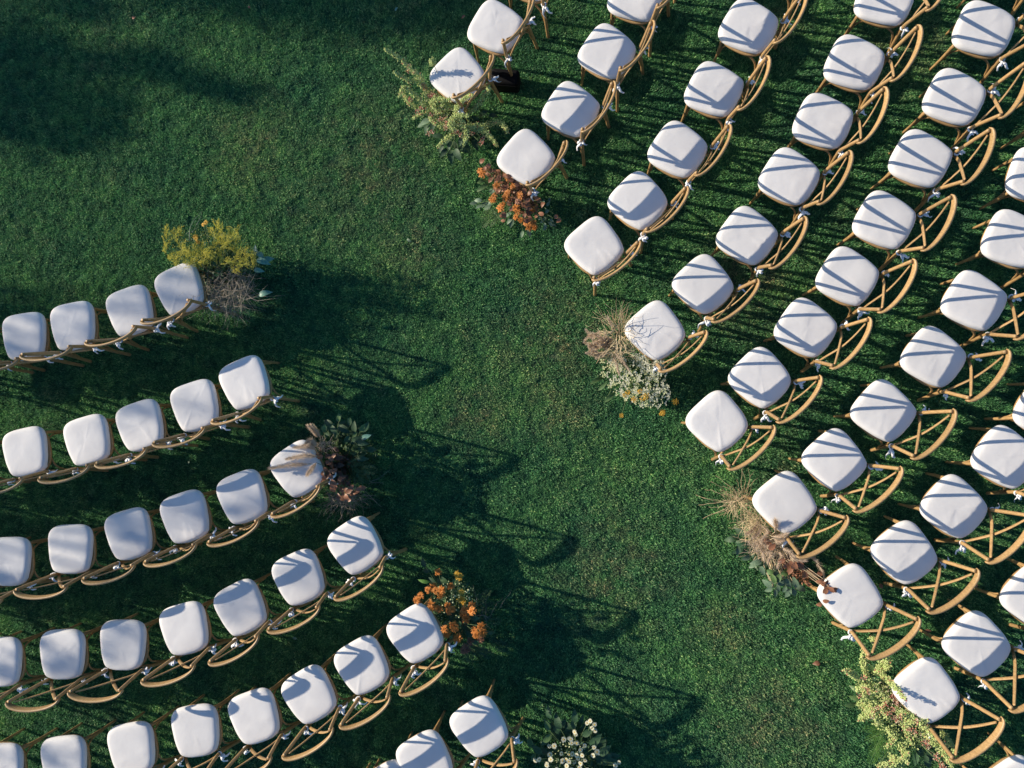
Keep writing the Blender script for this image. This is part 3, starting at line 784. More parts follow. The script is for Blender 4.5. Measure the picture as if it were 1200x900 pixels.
    def twigs(s, c, rad, n, z, m, ln=(.12, .3), rays=(), thick=.0014, name='twigs', spread=1.0):
        """tangle of thin bent twigs; rays are single long ones that stick out: (u0, v0, u1, v1)"""
        r = s.r; b = MB(); c3 = at(c[0], c[1], (z[0] + z[1]) / 2)
        for _ in range(n):
            a, d = r.uniform(0, 6.28), r.random() ** .6
            p = at(c[0] + rad[0] * d * math.cos(a) * .8, c[1] + rad[1] * d * math.sin(a) * .8, r.uniform(*z))
            a2 = r.uniform(0, 6.28) if spread > .9 else math.atan2(p.y - c3.y, p.x - c3.x) + r.uniform(-.6, .6)
            L_ = r.uniform(*ln); dv = Vector((math.cos(a2), math.sin(a2), r.uniform(-.3, .35)))
            pts = [p]; 
            for k in range(4):
                dv = (dv + Vector((r.uniform(-.5, .5), r.uniform(-.5, .5), r.uniform(-.25, .2)))).normalized(); pts.append(pts[-1] + dv * L_ / 4)
            for q in pts: q.z = max(q.z, .02)
            b.tube([s.rel(q) for q in pts], [thick * (1.2 - .2 * k) for k in range(5)], 3)
        for (u0, v0, u1, v1) in rays:
            p, q = at(u0, v0, (z[0] + z[1]) / 2), at(u1, v1, max(.03, z[1] * r.uniform(.5, 1))); pts = []
            off = Vector((r.uniform(-1, 1), r.uniform(-1, 1), .6)) * (q - p).length * .12
            for k in range(7): t = k / 6; pts.append(p.lerp(q, t) + off * math.sin(math.pi * t) + Vector((r.uniform(-1, 1), r.uniform(-1, 1), 0)) * .006)
            b.tube([s.rel(x) for x in pts], [thick * (1.3 - .12 * k) for k in range(7)], 3)
        o = b.build(name, m, s.root); o['kind'] = 'stuff'

    def fern(s, pts, m=None, size=.14, z=(.2, .4), name='fern_frond'):
        for q in pts:
            r = s.r; b = MB(); a = math.radians(q[2]) if len(q) > 2 else r.uniform(0, 6.28); sz = size * r.uniform(.8, 1.2); n = 16
            for i in range(n):
                t = (i + 1) / n; p = Vector((t * sz, 0, .25 * sz * (t - 1.3 * t * t))); w_ = sz * .3 * math.sin(math.pi * (.12 + .82 * t)) 
                for sg in (1, -1):
                    d = Vector((.55, sg, .1)).normalized()
                    for e in (.35, .7, 1.0): petal(b, p + d * w_ * e * .8, d + Vector((r.uniform(-.5, .5), r.uniform(-.3, .3), r.uniform(-.2, .4))), (0, 0, 1), w_ * .34, w_ * .075)
            b.tube([(0, 0, 0), (sz * .5, 0, .03 * sz), (sz, 0, -.07 * sz)], .0015, 3)
            o = b.build(name, m or M_FERN, s.root, smooth=False); p = at(q[0], q[1], r.uniform(*z)); o.location = s.rel(p - Vector((math.cos(a), math.sin(a), 0)) * sz * .5); o.rotation_euler = (0, 0, a); s.stem(p)

    def goldenrod(s, pts, m, size=.13, z=(.5, .7)):
        """loose arching panicle: side sprays that shorten towards the tip, beaded with tiny florets"""
        for q in pts:
            r = s.r; b = MB(); a = math.radians(q[2]); sz = size * r.uniform(.75, 1.25)
            ax = [Vector((sz * t, .02 * math.sin(t * 4 + q[0]), .12 * sz * math.sin(t * 3))) for t in (0, .25, .5, .75, 1)]; b.tube(ax, .0014, 3)
            for i in range(13):
                t = .1 + .9 * i / 13; p = ax[0].lerp(ax[-1], t); p.z = .12 * sz * math.sin(t * 3); l_ = sz * .42 * (1.05 - t) * r.uniform(.5, 1.2) + .006
                d = Vector((r.uniform(.5, 1), r.choice((-1, 1)) * r.uniform(.5, 1), r.uniform(-.2, .7))).normalized()
                n = max(4, int(l_ / .0022))
                for k in range(n):
                    c = p + d * l_ * (k + 1) / n + rdir(r, -.3) * .0035 + Vector((0, 0, -.25 * l_ * (k / n) ** 2))
                    petal(b, c, rdir(r, -.2), rdir(r), .0075 * r.uniform(.6, 1.3), .0018)
            o = b.build('goldenrod_frond', m, s.root, smooth=False); p = at(q[0], q[1], r.uniform(*z)); o.location = s.rel(p - Vector((math.cos(a), math.sin(a), 0)) * sz * .5); o.rotation_euler = (r.uniform(-.4, .4), r.uniform(-.3, .2), a); s.stem(p)

    def done(s, m=None): s.stems.build('stems', m or M_STEM, s.root)


def Z(lst, sc, ox, oy): return [tuple([p[0] / sc + ox, p[1] / sc + oy] + list(p[2:])) for p in lst]


# --- green amaranth and coral snapdragons behind the second chair of the front row
b = Bouquet('floor_bouquet', 538, 142, 'green amaranth bouquet with coral pink blossoms beside the second front chair, top centre', 'bouquet', 11)
z = lambda l: Z(l, 6, 440, 40)
for path, h0, h1 in (([(420, 520), (340, 350), (290, 280), (180, 180), (70, 105)], .35, .75), ([(400, 560), (330, 360), (220, 320), (130, 265)], .35, .6), ([(430, 570), (350, 500), (280, 430), (205, 375), (165, 440)], .35, .55),
                     ([(560, 560), (585, 500), (640, 440), (680, 425)], .45, .68), ([(545, 670), (530, 620), (580, 575), (650, 575)], .5, .55), ([(600, 600), (625, 660), (640, 720), (625, 775)], .5, .45), ([(640, 660), (720, 665), (800, 715), (855, 785)], .45, .4),
                     ([(660, 640), (760, 640), (880, 625), (930, 690)], .35, .35), ([(430, 540), (400, 480), (440, 460), (520, 460)], .45, .55), ([(500, 540), (450, 560), (360, 555), (270, 590)], .35, .4), ([(520, 520), (500, 480), (470, 500)], .45, .5),
                     ([(560, 640), (480, 650), (410, 610), (380, 590)], .35, .4), ([(560, 700), (500, 740), (440, 790)], .3, .3), ([(640, 560), (720, 500), (780, 400), (800, 380)], .35, .5), ([(410, 210), (390, 180)], .6, .65), ([(300, 520), (230, 470), (190, 400)], .35, .4)):
    b.spike(z(path), h0, h1, .023, pink=.05)
b.blossom(z([(235, 225), (230, 260), (270, 270), (335, 360), (355, 390), (395, 420), (380, 440), (410, 435), (295, 545), (320, 525), (480, 600), (500, 625), (455, 600), (400, 690), (375, 700), (570, 690), (595, 710), (685, 700), (390, 570), (490, 660), (755, 740), (240, 460), (745, 770)]), .021)
b.leaves(z([(320, 640, 200), (360, 665, 240), (400, 640, 250), (480, 835, 240), (530, 860, 280), (580, 850, 300), (620, 820, 330), (560, 790, 300), (830, 570, 10), (760, 560, 30), (460, 800, 220), (640, 800, 320), (700, 770, 300), (440, 720, 190), (620, 640, 20), (690, 600, 20)]), 'dark', .11, (.12, .3))
b.leaves(z([(350, 620, 210), (600, 760, 270), (520, 780, 250), (480, 760, 200), (700, 640, 0)]), 'sage', .10, (.2, .3))
b.cloud('foliage', M_LEAF, (540, 145), (26, 16, -20), 420, .035, .010, (.05, .35))
b.cloud('leafy_sprigs', M_LEAF2, (527, 135), (34, 20, -35), 520, .022, .006, (.2, .45))
b.cloud('pale_leaves', M_SPIKE, (526, 132), (38, 18, -40), 520, .018, .005, (.22, .5))
b.cloud('peach_petals', M_CREAMP, (516, 130), (32, 14, -42), 170, .011, .004, (.35, .5))
b.cloud('pale_buds', M_SPIKE, (522, 128), (34, 18, -40), 380, .005, 0, (.3, .5), 'blob')
b.done()

# --- rust bouquet at the end of the second row
b = Bouquet('floor_bouquet', 608, 236, 'rust orange chrysanthemum bouquet with brown leaves at the second row end, upper centre', 'bouquet', 12)
z = lambda l: Z(l, 7.5, 540, 160)
b.mums(z([(172, 300), (190, 330), (318, 430), (295, 525), (285, 550), (410, 500), (400, 540), (370, 600), (350, 630), (485, 625), (500, 660), (490, 710), (530, 735), (600, 800), (640, 760), (650, 800), (580, 760), (430, 375), (520, 520), (620, 640), (460, 440)]), 'o', .036, (.38, .56))
b.mums(z([(240, 290), (340, 360), (470, 400), (540, 450), (440, 560), (560, 600), (590, 680), (380, 450), (500, 570), (330, 480)]), 'b', .032, (.38, .55), 'dried_flower')
bl = [(190, 215), (210, 285), (240, 260), (270, 300), (300, 300), (330, 310), (360, 340), (390, 350), (420, 350), (440, 380), (470, 400), (500, 420), (540, 450), (560, 480), (290, 350), (320, 380), (350, 400), (250, 340), (260, 380), (300, 460), (340, 470), (380, 480), (410, 440), (450, 480), (480, 500), (520, 480),
      (550, 540), (590, 560), (600, 600), (560, 620), (530, 590), (500, 560), (600, 500), (640, 560), (670, 540), (690, 560), (640, 610), (620, 660), (660, 700), (560, 700), (580, 740), (360, 700), (370, 740), (380, 690), (440, 640), (430, 600), (540, 670), (650, 650), (840, 700), (860, 740), (705, 680), (720, 600), (230, 330), (400, 400), (470, 450), (610, 720)]
b.leaves(z(bl), 'brown', .05, (.32, .54), name='brown_leaf')
b.leaves(z([(430, 360), (400, 420), (500, 460), (560, 520), (470, 540), (420, 580), (570, 580), (600, 640)]), 'dbrown', .06, (.3, .45), name='brown_leaf')
b.leaves(z([(110, 590, 180), (150, 560, 170), (160, 620, 220), (200, 600, 240), (230, 620, 200), (240, 590, 150), (430, 740, 230), (445, 760, 250), (410, 690, 200), (270, 480, 110), (540, 860, 270), (600, 850, 300)]), 'sage', .075, (.1, .3))
b.leaves(z([(740, 720, 300), (780, 550, 70), (730, 560, 100), (700, 690, 200), (740, 780, 270), (800, 740, 320), (690, 720, 180), (760, 660, 40), (820, 780, 340), (750, 640, 120), (770, 590, 60), (740, 800, 250), (720, 740, 220), (790, 770, 310)]), 'sage', .05, (.25, .42))
b.leaves(z([(200, 450, 35), (230, 420, 40), (200, 385, 20)]), 'long', .14, (.2, .3))
b.fern(z([(230, 690, 200), (280, 740, 250), (300, 700, 280), (220, 760, 230), (330, 720, 300), (260, 660, 170)]), M_LEAF2, .11, (.08, .2))
b.cloud('foliage', M_LEAF, (604, 232), (26, 15, -42), 380, .035, .010, (.05, .32))
b.cloud('dry_leaf_scraps', M_BROWN, (604, 224), (34, 12, -42), 500, .020, .007, (.25, .5))
b.done()

# --- dried grasses and small white blossoms
b = Bouquet('floor_bouquet', 735, 428, 'dried beige grass bouquet with small white blossoms and yellow tansy beside the aisle chair', 'bouquet', 13)
z = lambda l: Z(l, 6, 670, 350)
r = random.Random(5)
for k in range(26):
    a = r.uniform(0, 6.28); d = 80 * math.sqrt(r.random()); cx_, cy_ = 185 + d * math.cos(a), 320 + d * 1.1 * math.sin(a); an = r.uniform(2.2, 4.6)
    b.plume(z([(cx_ + 35, cy_ + 5), (cx_, cy_), (cx_ - 62 * abs(math.cos(an)), cy_ + 60 * math.sin(an))]), (.32, .52), .032, None, 420, .03)
b.plume(z([(300, 380), (350, 430), (400, 500)]), (.5, .5), .03); b.plume(z([(280, 380), (310, 450), (330, 520)]), (.48, .45), .03)
b.plume(z([(290, 230), (270, 170), (255, 130)]), (.5, .62), .018, None, 240)
b.twigs(((340) / 6 + 670, 240 / 6 + 350), (16, 20), 130, (.3, .6), M_STRAW, (.08, .24), [q for q in [(727, 395, 731, 352), (725, 395, 718, 366), (728, 392, 745, 364), (722, 395, 705, 376), (730, 395, 736, 358), (733, 400, 741, 372), (720, 398, 700, 384), (733, 398, 748, 390), (729, 395, 727, 362), (724, 392, 712, 368), (735, 402, 744, 408)]], .0020, spread=.5)
b.twigs((718, 412), (22, 14), 90, (.35, .52), M_STRAW, (.06, .16), (), .0016)
b.florets('white_blossoms', M_WHITE, (748, 446), (42, 27), 135, (.34, .50), .0085, -38)
b.florets('greenish_buds', M_GREENISH, (742, 442), (44, 28), 170, (.30, .47), .007, -38)
b.florets('white_blossoms', M_WHITE, (762, 428), (20, 12), 55, (.4, .52), .0085, -30)
b.leaves(z([(220, 615, 45), (180, 570, 20), (275, 685, 35)]), 'long', .13, (.25, .35))
b.leaves(z([(380, 600, 200), (500, 590, 10), (440, 640, 260), (560, 660, 300), (620, 560, 20), (480, 560, 100), (300, 600, 180), (640, 600, 330), (540, 730, 290), (420, 720, 240), (640, 590, 60), (500, 640, 10)]), 'dark', .09, (.2, .38))
for q in z([(350, 822, .3), (395, 660, .48), (440, 708, .46), (500, 700, .47), (528, 688, .48), (730, 725, .36), (635, 812, .34), (480, 650, .48), (375, 675, .45), (640, 800, .36)]): b.put('tansy_head', TANSY[int(q[0]) % 3], at(*q), b.r.uniform(.020, .029))
b.cloud('foliage', M_LEAF2, (744, 444), (34, 22, -38), 600, .026, .006, (.1, .40))
b.cloud('dark_foliage', M_LEAF, (746, 444), (36, 22, -38), 500, .032, .009, (.05, .33))
b.done()

# --- pale twig nest, plumes and green leaves
b = Bouquet('floor_bouquet', 890, 632, 'long bouquet of pale twigs, beige plumes, green leaves and russet foliage between two aisle chairs', 'bouquet', 14)
z = lambda l: Z(l, 5.29, 810, 540)
rays = [(280, 240, 30, 215), (270, 260, 60, 225), (260, 230, 120, 130), (280, 210, 150, 90), (320, 200, 320, 25), (330, 200, 355, 40), (340, 200, 410, 110), (300, 200, 280, 110), (260, 270, 70, 355), (240, 280, 110, 290), (330, 190, 300, 30), (250, 240, 45, 270), (320, 300, 330, 370), (290, 200, 210, 140), (345, 210, 395, 60), (230, 235, 85, 180)]
b.twigs((866, 588), (15, 10), 110, (.12, .34), M_STRAW, (.08, .17), [(z([(q[0], q[1])])[0] + z([(q[2], q[3])])[0]) for q in rays], .0019)
for path, zz in (([(420, 370), (390, 420), (350, 450)], (.35, .42)), ([(430, 380), (420, 440), (390, 470)], (.35, .42)), ([(440, 400), (470, 440), (440, 490)], (.38, .42)), ([(520, 440), (525, 400), (520, 370)], (.5, .56)), ([(500, 470), (550, 470), (590, 455)], (.5, .55)), ([(510, 480), (540, 500), (580, 490)], (.48, .5)),
                 ([(420, 480), (450, 520), (500, 540)], (.35, .4)), ([(450, 560), (490, 580), (480, 620)], (.35, .38)), ([(540, 560), (560, 590), (540, 650)], (.38, .42)), ([(560, 540), (600, 560), (640, 590)], (.4, .42)), ([(600, 560), (640, 610), (700, 620)], (.4, .4)), ([(400, 500), (430, 540), (450, 600)], (.33, .36)), ([(680, 600), (750, 600), (800, 660), (820, 710)], (.35, .38)), ([(650, 620), (690, 610), (740, 590)], (.36, .4))):
    b.plume(z(path), zz, .040, None, 620, .045)
b.twigs((900, 636), (30, 16), 260, (.2, .42), M_PLUME, (.06, .18), (), .0016)
b.twigs((884, 614), (20, 16), 220, (.2, .42), M_STRAW, (.06, .16), (), .0014)
b.leaves(z([(600, 600, 250), (620, 640, 300), (640, 660, 270), (590, 650, 200), (700, 690, 280), (770, 715, 330), (650, 630, 90), (740, 690, 10), (610, 680, 240), (560, 620, 220), (480, 520, 200), (470, 500, 120), (680, 650, 300), (800, 700, 45), (700, 710, 270), (500, 530, 30)]), 'brown', .07, (.34, .44), name='brown_leaf')
b.leaves(z([(800, 745, 200), (840, 790, 280), (830, 810, 250), (870, 800, 300), (815, 760, 160), (895, 800, 340), (840, 760, 60), (855, 825, 290)]), 'brown', .062, (.51, .54), name='brown_leaf')
b.leaves(z([(835, 868, 350, .53), (735, 770, 320, .2), (795, 890, 200, .1)]), 'brown', .05, stem=False, name='brown_leaf')
b.leaves(z([(270, 470, 160), (300, 500, 200), (330, 560, 260), (290, 560, 210), (340, 600, 230), (300, 440, 150), (240, 490, 190), (360, 530, 300), (320, 520, 180), (350, 480, 60)]), 'dark', .10, (.08, .26))
b.leaves(z([(290, 560, 260), (340, 600, 210), (400, 630, 190), (380, 650, 200), (480, 800, 215), (470, 760, 150), (500, 740, 110), (540, 720, 60), (520, 700, 100), (590, 690, 40), (640, 750, 100), (640, 820, 280), (540, 790, 290), (520, 820, 265), (600, 760, 300), (680, 790, 340), (420, 610, 30), (440, 680, 300), (580, 800, 250), (660, 770, 60), (600, 820, 240), (560, 760, 200)]), 'sage', .085, (.12, .3))
b.leaves(z([(540, 725, 70), (480, 690, 180), (590, 690, 30), (430, 640, 210), (510, 730, 120)]), 'mid', .085, (.2, .3))
b.cloud('foliage', M_SAGE, (896, 660), (34, 11, -40), 300, .030, .009, (.04, .22))
b.cloud('dry_scraps', M_BROWN, (932, 668), (24, 8, -38), 260, .024, .008, (.2, .4))
b.cloud('shaded_leaves', M_LEAF, (905, 655), (42, 10, -42), 360, .032, .010, (.02, .2))
b.done(M_STRAW)

# --- lower green and pink bouquet
b = Bouquet('floor_bouquet', 1050, 846, 'green amaranth and pink blossom bouquet with bright fern at the bottom right aisle end', 'bouquet', 15)
z = lambda l: Z(l, 5.63, 980, 740)
for path, h0, h1 in (([(230, 360), (150, 310), (100, 280), (55, 255)], .3, .45), ([(200, 300), (180, 230), (180, 170), (180, 90)], .2, .35), ([(310, 260), (340, 230), (330, 180), (300, 150)], .3, .45), ([(280, 260), (340, 320), (390, 370), (455, 445)], .35, .62), ([(260, 280), (290, 220), (350, 200)], .3, .3),
                     ([(180, 420), (230, 470), (260, 560), (270, 610)], .4, .35), ([(250, 400), (330, 420), (300, 500), (330, 560)], .4, .42), ([(400, 510), (430, 560), (460, 650), (495, 740)], .45, .35), ([(430, 530), (500, 560), (580, 620), (640, 690), (720, 760)], .5, .5), ([(580, 680), (650, 740), (720, 800), (760, 890)], .4, .5),
                     ([(420, 750), (450, 800), (470, 870)], .3, .35), ([(280, 890), (340, 880), (420, 850), (480, 800)], .3, .35), ([(360, 820), (400, 860), (440, 900)], .28, .3), ([(340, 640), (380, 700), (330, 760)], .3, .3), ([(150, 480), (200, 500), (240, 540)], .25, .35), ([(700, 660), (740, 720), (790, 800)], .3, .3), ([(450, 600), (520, 590), (600, 590)], .45, .52),
                     ([(620, 700), (680, 760), (740, 870)], .35, .45), ([(230, 40), (260, 60), (240, 75)], .3, .35), ([(140, 380), (190, 370), (230, 400)], .35, .4), ([(160, 580), (190, 560), (230, 540)], .25, .3), ([(560, 640), (620, 700), (700, 740)], .42, .45)):
    b.spike(z(path), h0, h1, .023, pink=.06)
b.blossom(z([(150, 420), (320, 480), (350, 540), (280, 500), (480, 640), (520, 660), (190, 375), (210, 400), (375, 430), (400, 450), (390, 470), (240, 520), (240, 560), (400, 585), (380, 570), (460, 590), (530, 590), (550, 600), (580, 735), (600, 760), (655, 810), (660, 840), (690, 870), (700, 890), (180, 300), (600, 720), (370, 510), (420, 560)]), .020, (.4, .55))
b.leaves(z([(120, 440, 190), (90, 480, 200), (160, 500, 210), (170, 570, 230), (130, 380, 160), (300, 660, 260), (360, 720, 230), (540, 740, 300), (520, 690, 280), (330, 480, 90), (240, 250, 110)]), 'mid', .085, (.15, .3))
b.leaves(z([(300, 400, 150), (320, 440, 200), (280, 330, 140), (440, 620, 300), (480, 700, 290), (560, 800, 300), (360, 600, 230), (620, 820, 300), (520, 840, 270), (240, 300, 130), (400, 660, 250), (600, 860, 280)]), 'dark', .10, (.1, .3))
b.fern(z([(280, 720, 250), (250, 760, 240), (300, 780, 280), (270, 680, 200), (230, 700, 210), (310, 740, 300), (260, 800, 260), (220, 640, 190), (290, 640, 180), (240, 820, 250)]), M_FERN, .13, (.08, .2))
b.cloud('leafy_sprigs', M_LEAF2, (1048, 836), (50, 24, -42), 700, .024, .007, (.08, .4))
b.cloud('foliage', M_LEAF, (1052, 838), (50, 22, -42), 600, .032, .010, (.03, .3))
b.cloud('pale_leaves', M_SPIKE, (1046, 838), (56, 24, -42), 900, .018, .005, (.15, .45))
b.cloud('peach_petals', M_CREAMP, (1060, 836), (50, 14, -46), 260, .011, .004, (.35, .5))
b.cloud('pale_buds', M_SPIKE, (1050, 830), (52, 18, -45), 450, .005, 0, (.25, .48), 'blob')
b.done()

# --- goldenrod and grey twigs
b = Bouquet('floor_bouquet', 262, 318, 'yellow goldenrod bouquet with a heap of grey twigs beside the top left row', 'bouquet', 16)
z = lambda l: Z(l, 6, 180, 240)
gold = [(90, 180), (150, 200), (110, 250), (105, 300), (115, 350), (190, 200), (200, 300), (200, 370), (250, 350), (300, 310), (330, 350), (440, 140), (500, 190), (460, 235), (540, 180), (590, 200), (520, 260), (400, 330), (440, 290), (560, 300), (600, 390), (660, 360), (700, 380), (540, 410), (580, 440), (420, 380), (250, 400), (290, 390), (160, 390),
        (480, 160), (560, 230), (420, 200), (500, 300), (360, 300), (470, 350), (640, 430), (380, 350), (340, 400), (230, 330), (600, 250), (610, 320), (680, 420)]
for k, (u, v) in enumerate(gold):
    an = math.radians(b.r.uniform(40, 150)) if v < 330 else math.radians(b.r.uniform(-30, 210)); l_ = b.r.uniform(34, 56)
    hz = .58 + .14 * b.r.random()
    for q in range(2): b.goldenrod(z([(u + b.r.uniform(-20, 20), v + b.r.uniform(-20, 20), math.degrees(an) + b.r.uniform(-35, 35))]), M_GOLDEN, .12, (hz - .06, hz))
b.cloud('goldenrod_florets', M_GOLDEN, (247, 290), (46, 24, 0), 260, .0038, 0, (.45, .72), 'blob')
b.mums(z([(370, 125, .75), (350, 140, .74), (300, 240, .74), (315, 262, .72), (295, 225, .72)]), 'y', .022)
b.leaves(z([(722, 320, 95), (750, 350, 120), (800, 380, 5), (740, 462, 0), (785, 625, 15), (770, 400, 340)]), 'hosta', .12, (.35, .45))
b.twigs((180 + 505 / 6, 240 + 590 / 6), (36, 30), 640, (.12, .50), M_GREYTWIG, (.12, .28), [(z([(q[0], q[1])])[0] + z([(q[2], q[3])])[0]) for q in [(620, 680, 930, 635), (600, 700, 790, 740), (600, 700, 660, 850), (560, 720, 520, 880), (500, 700, 380, 780), (640, 640, 870, 655), (600, 620, 720, 600), (560, 700, 590, 860), (520, 720, 510, 850), (560, 740, 680, 830), (640, 500, 790, 520), (480, 600, 330, 460), (430, 560, 340, 500)]], .0016)
b.twigs((180 + 300 / 6, 240 + 130 / 6), (3, 3), 0, (.6, .8), M_SAGE, rays=[(225, 272, 232, 264), (222, 282, 236, 248), (219, 274, 231, 263), (230, 264, 236, 248)], thick=.004, name='sage_branch')
b.cloud('foliage', M_LEAF, (262, 312), (36, 24, 0), 950, .045, .012, (.05, .56))
b.cloud('leafy_sprigs', M_LEAF2, (250, 295), (46, 24, 0), 1600, .022, .005, (.3, .62))
b.cloud('twig_scraps', M_GREYTWIG, (266, 336), (30, 24, 0), 600, .05, .0022, (.05, .42))
b.done()

# --- dark plumes, russet leaves and dark foliage
b = Bouquet('floor_bouquet', 402, 546, 'dark bouquet of beige plumes, brown leaves and deep green foliage in the left block', 'bouquet', 17)
z = lambda l: Z(l, 6.43, 310, 480)
for path, zz, rd in (([(390, 300), (340, 280), (240, 285)], (.56, .60), .026), ([(400, 350), (300, 350), (180, 370)], (.58, .62), .030), ([(330, 410), (200, 420), (50, 440)], (.57, .60), .026), ([(390, 400), (360, 440), (330, 480)], (.57, .60), .024), ([(400, 210), (370, 170), (335, 130)], (.5, .6), .016), ([(390, 280), (360, 250), (300, 270)], (.56, .60), .024), ([(400, 260), (350, 240), (330, 250)], (.55, .58), .02), ([(420, 210), (390, 160), (360, 125)], (.5, .6), .016)):
    b.plume(z(path), zz, rd * 1.9, None, 1300, .05)
br = [(425, 300), (415, 330), (420, 360), (410, 390), (430, 420), (440, 450), (440, 480), (460, 450), (480, 480), (500, 500), (520, 350), (500, 370), (540, 340), (500, 460), (470, 500), (450, 520), (430, 500), (590, 670), (620, 660), (640, 680), (560, 650), (580, 600), (400, 350), (480, 400), (510, 420), (530, 460), (430, 550), (560, 560), (600, 640), (660, 640)]
b.leaves(z(br), 'brown', .055, (.42, .54), name='brown_leaf')
b.leaves(z([(655, 590, 70, .5), (710, 600, 45, .5), (612, 610, 240, .48), (518, 560, 110, .5), (515, 600, 300, .5), (690, 620, 30, .46), (640, 610, 60, .5), (530, 580, 270, .5), (735, 590, 20, .45)]), 'brown', .075, name='brown_leaf')
b.leaves(z([(520, 440), (560, 480), (540, 520), (580, 520), (500, 430), (600, 470), (560, 420), (480, 350), (520, 390), (600, 560), (620, 520), (640, 560), (560, 360), (590, 400), (470, 300), (540, 300)]), 'dbrown', .08, (.3, .48), name='brown_leaf')
b.leaves(z([(450, 140, 90), (480, 100, 140), (500, 130, 60), (560, 65, 80), (545, 180, 270), (600, 150, 330), (620, 120, 10), (660, 170, 0), (720, 150, 40), (770, 205, 20), (740, 370, 0), (700, 220, 30), (740, 250, 350), (660, 240, 300), (620, 230, 250), (580, 110, 60), (520, 150, 120), (800, 300, 350), (480, 180, 200), (760, 130, 60), (680, 130, 80), (640, 90, 100)]), 'dark', .10, (.2, .42))
b.leaves(z([(560, 60, 90, .45), (680, 190, 60, .4), (450, 140, 100, .4), (740, 140, 60, .4)]), 'mid', .07)
b.leaves(z([(730, 370, 0, .36), (765, 205, 25, .38)]), 'hosta', .10)
b.fern(z([(700, 430, 340), (720, 460, 320), (680, 400, 20), (760, 420, 0), (740, 500, 320), (650, 420, 340), (700, 490, 300), (790, 450, 350), (720, 330, 20), (690, 300, 40), (720, 240, 60)]), M_LEAF2, .15, (.2, .38))
b.twigs((402, 585), (22, 8), 150, (.1, .36), M_GREYTWIG, (.10, .22), [(z([(q[0], q[1])])[0] + z([(q[2], q[3])])[0]) for q in [(590, 650, 400, 820), (560, 660, 440, 790), (560, 680, 370, 730), (620, 680, 560, 820), (600, 680, 580, 830), (650, 660, 720, 720), (700, 620, 850, 700), (780, 540, 950, 450), (740, 600, 880, 740), (680, 660, 700, 800), (600, 690, 640, 800), (540, 640, 340, 690), (780, 560, 900, 560), (740, 640, 850, 650)]], .0018)
b.twigs((378, 522), (14, 5), 70, (.45, .56), M_PLUME, (.05, .12), (), .0014)
b.cloud('foliage', M_LEAF, (414, 535), (26, 34, 0), 600, .042, .012, (.03, .36))
b.cloud('dark_leaf_heap', M_DBROWN, (393, 546), (12, 26, -70), 500, .035, .011, (.1, .44))
b.done()

# --- orange chrysanthemums
b = Bouquet('floor_bouquet', 538, 722, 'bright orange chrysanthemum bouquet with dark greenery at the fifth left row end', 'bouquet', 18)
z = lambda l: Z(l, 6.43, 470, 650)
b.mums(z([(280, 130), (240, 245), (265, 270), (305, 265), (300, 300), (150, 310), (120, 345), (135, 370), (225, 370), (240, 400), (355, 385), (385, 410), (360, 420), (480, 415), (535, 385), (535, 425), (465, 450), (490, 480), (330, 560), (340, 595), (395, 535), (410, 555), (430, 625), (420, 645), (555, 575), (570, 605), (605, 540), (615, 585), (290, 410), (375, 235), (205, 265)]), 'o', .038, (.42, .60))
b.mums(z([(450, 335), (470, 360), (425, 150), (455, 280), (440, 165)]), 'y', .032, (.4, .52))
b.mums(z([(485, 690), (500, 715), (470, 720), (600, 640), (520, 655), (480, 500), (510, 440)]), 'b', .038, (.28, .4), 'shaded_chrysanthemum')  # lower heads of the orange bunch, their shade put into the colour as russet
b.leaves(z([(172, 198, 170, .5)]), 'fern', .10)
b.leaves(z([(330, 200, 120), (390, 280, 60), (310, 340, 220), (430, 480, 300), (380, 470, 260), (480, 560, 330), (360, 640, 250), (290, 200, 150), (560, 480, 10), (500, 540, 290), (350, 300, 200), (410, 210, 70), (250, 440, 200), (560, 660, 320), (170, 60, 120), (190, 120, 170), (230, 190, 160), (680, 590, 350), (650, 480, 20), (420, 430, 250), (380, 350, 100), (520, 600, 320)]), 'dark', .085, (.2, .42))
b.leaves(z([(375, 625, 230), (330, 345, 90), (400, 200, 80), (330, 520, 240), (445, 520, 280), (320, 200, 150)]), 'mid', .05, (.4, .5))
b.fern(z([(610, 330, 40), (640, 300, 50), (660, 400, 20), (600, 720, 340), (640, 740, 330), (560, 720, 310), (660, 600, 350), (740, 680, 340), (520, 770, 280), (620, 390, 30), (700, 500, 0), (580, 350, 60)]), M_LEAF, .15, (.15, .32))
b.fern(z([(610, 720, 345), (550, 700, 320), (490, 770, 270), (640, 300, 50)]), M_LEAF2, .12, (.1, .22))
b.twigs((560, 720), (20, 14), 14, (.2, .4), M_GREYTWIG, (.1, .2), [(585, 712, 600, 692), (575, 722, 590, 700)], .0012)
b.cloud('foliage', M_LEAF, (535, 715), (34, 34, 0), 1100, .032, .009, (.05, .45))
b.cloud('leafy_sprigs', M_LEAF2, (530, 706), (26, 28, 0), 420, .018, .005, (.25, .5))
b.cloud('small_buds', M_GREENISH, (530, 705), (24, 26, 0), 110, .006, 0, (.35, .52), 'blob')
b.done()

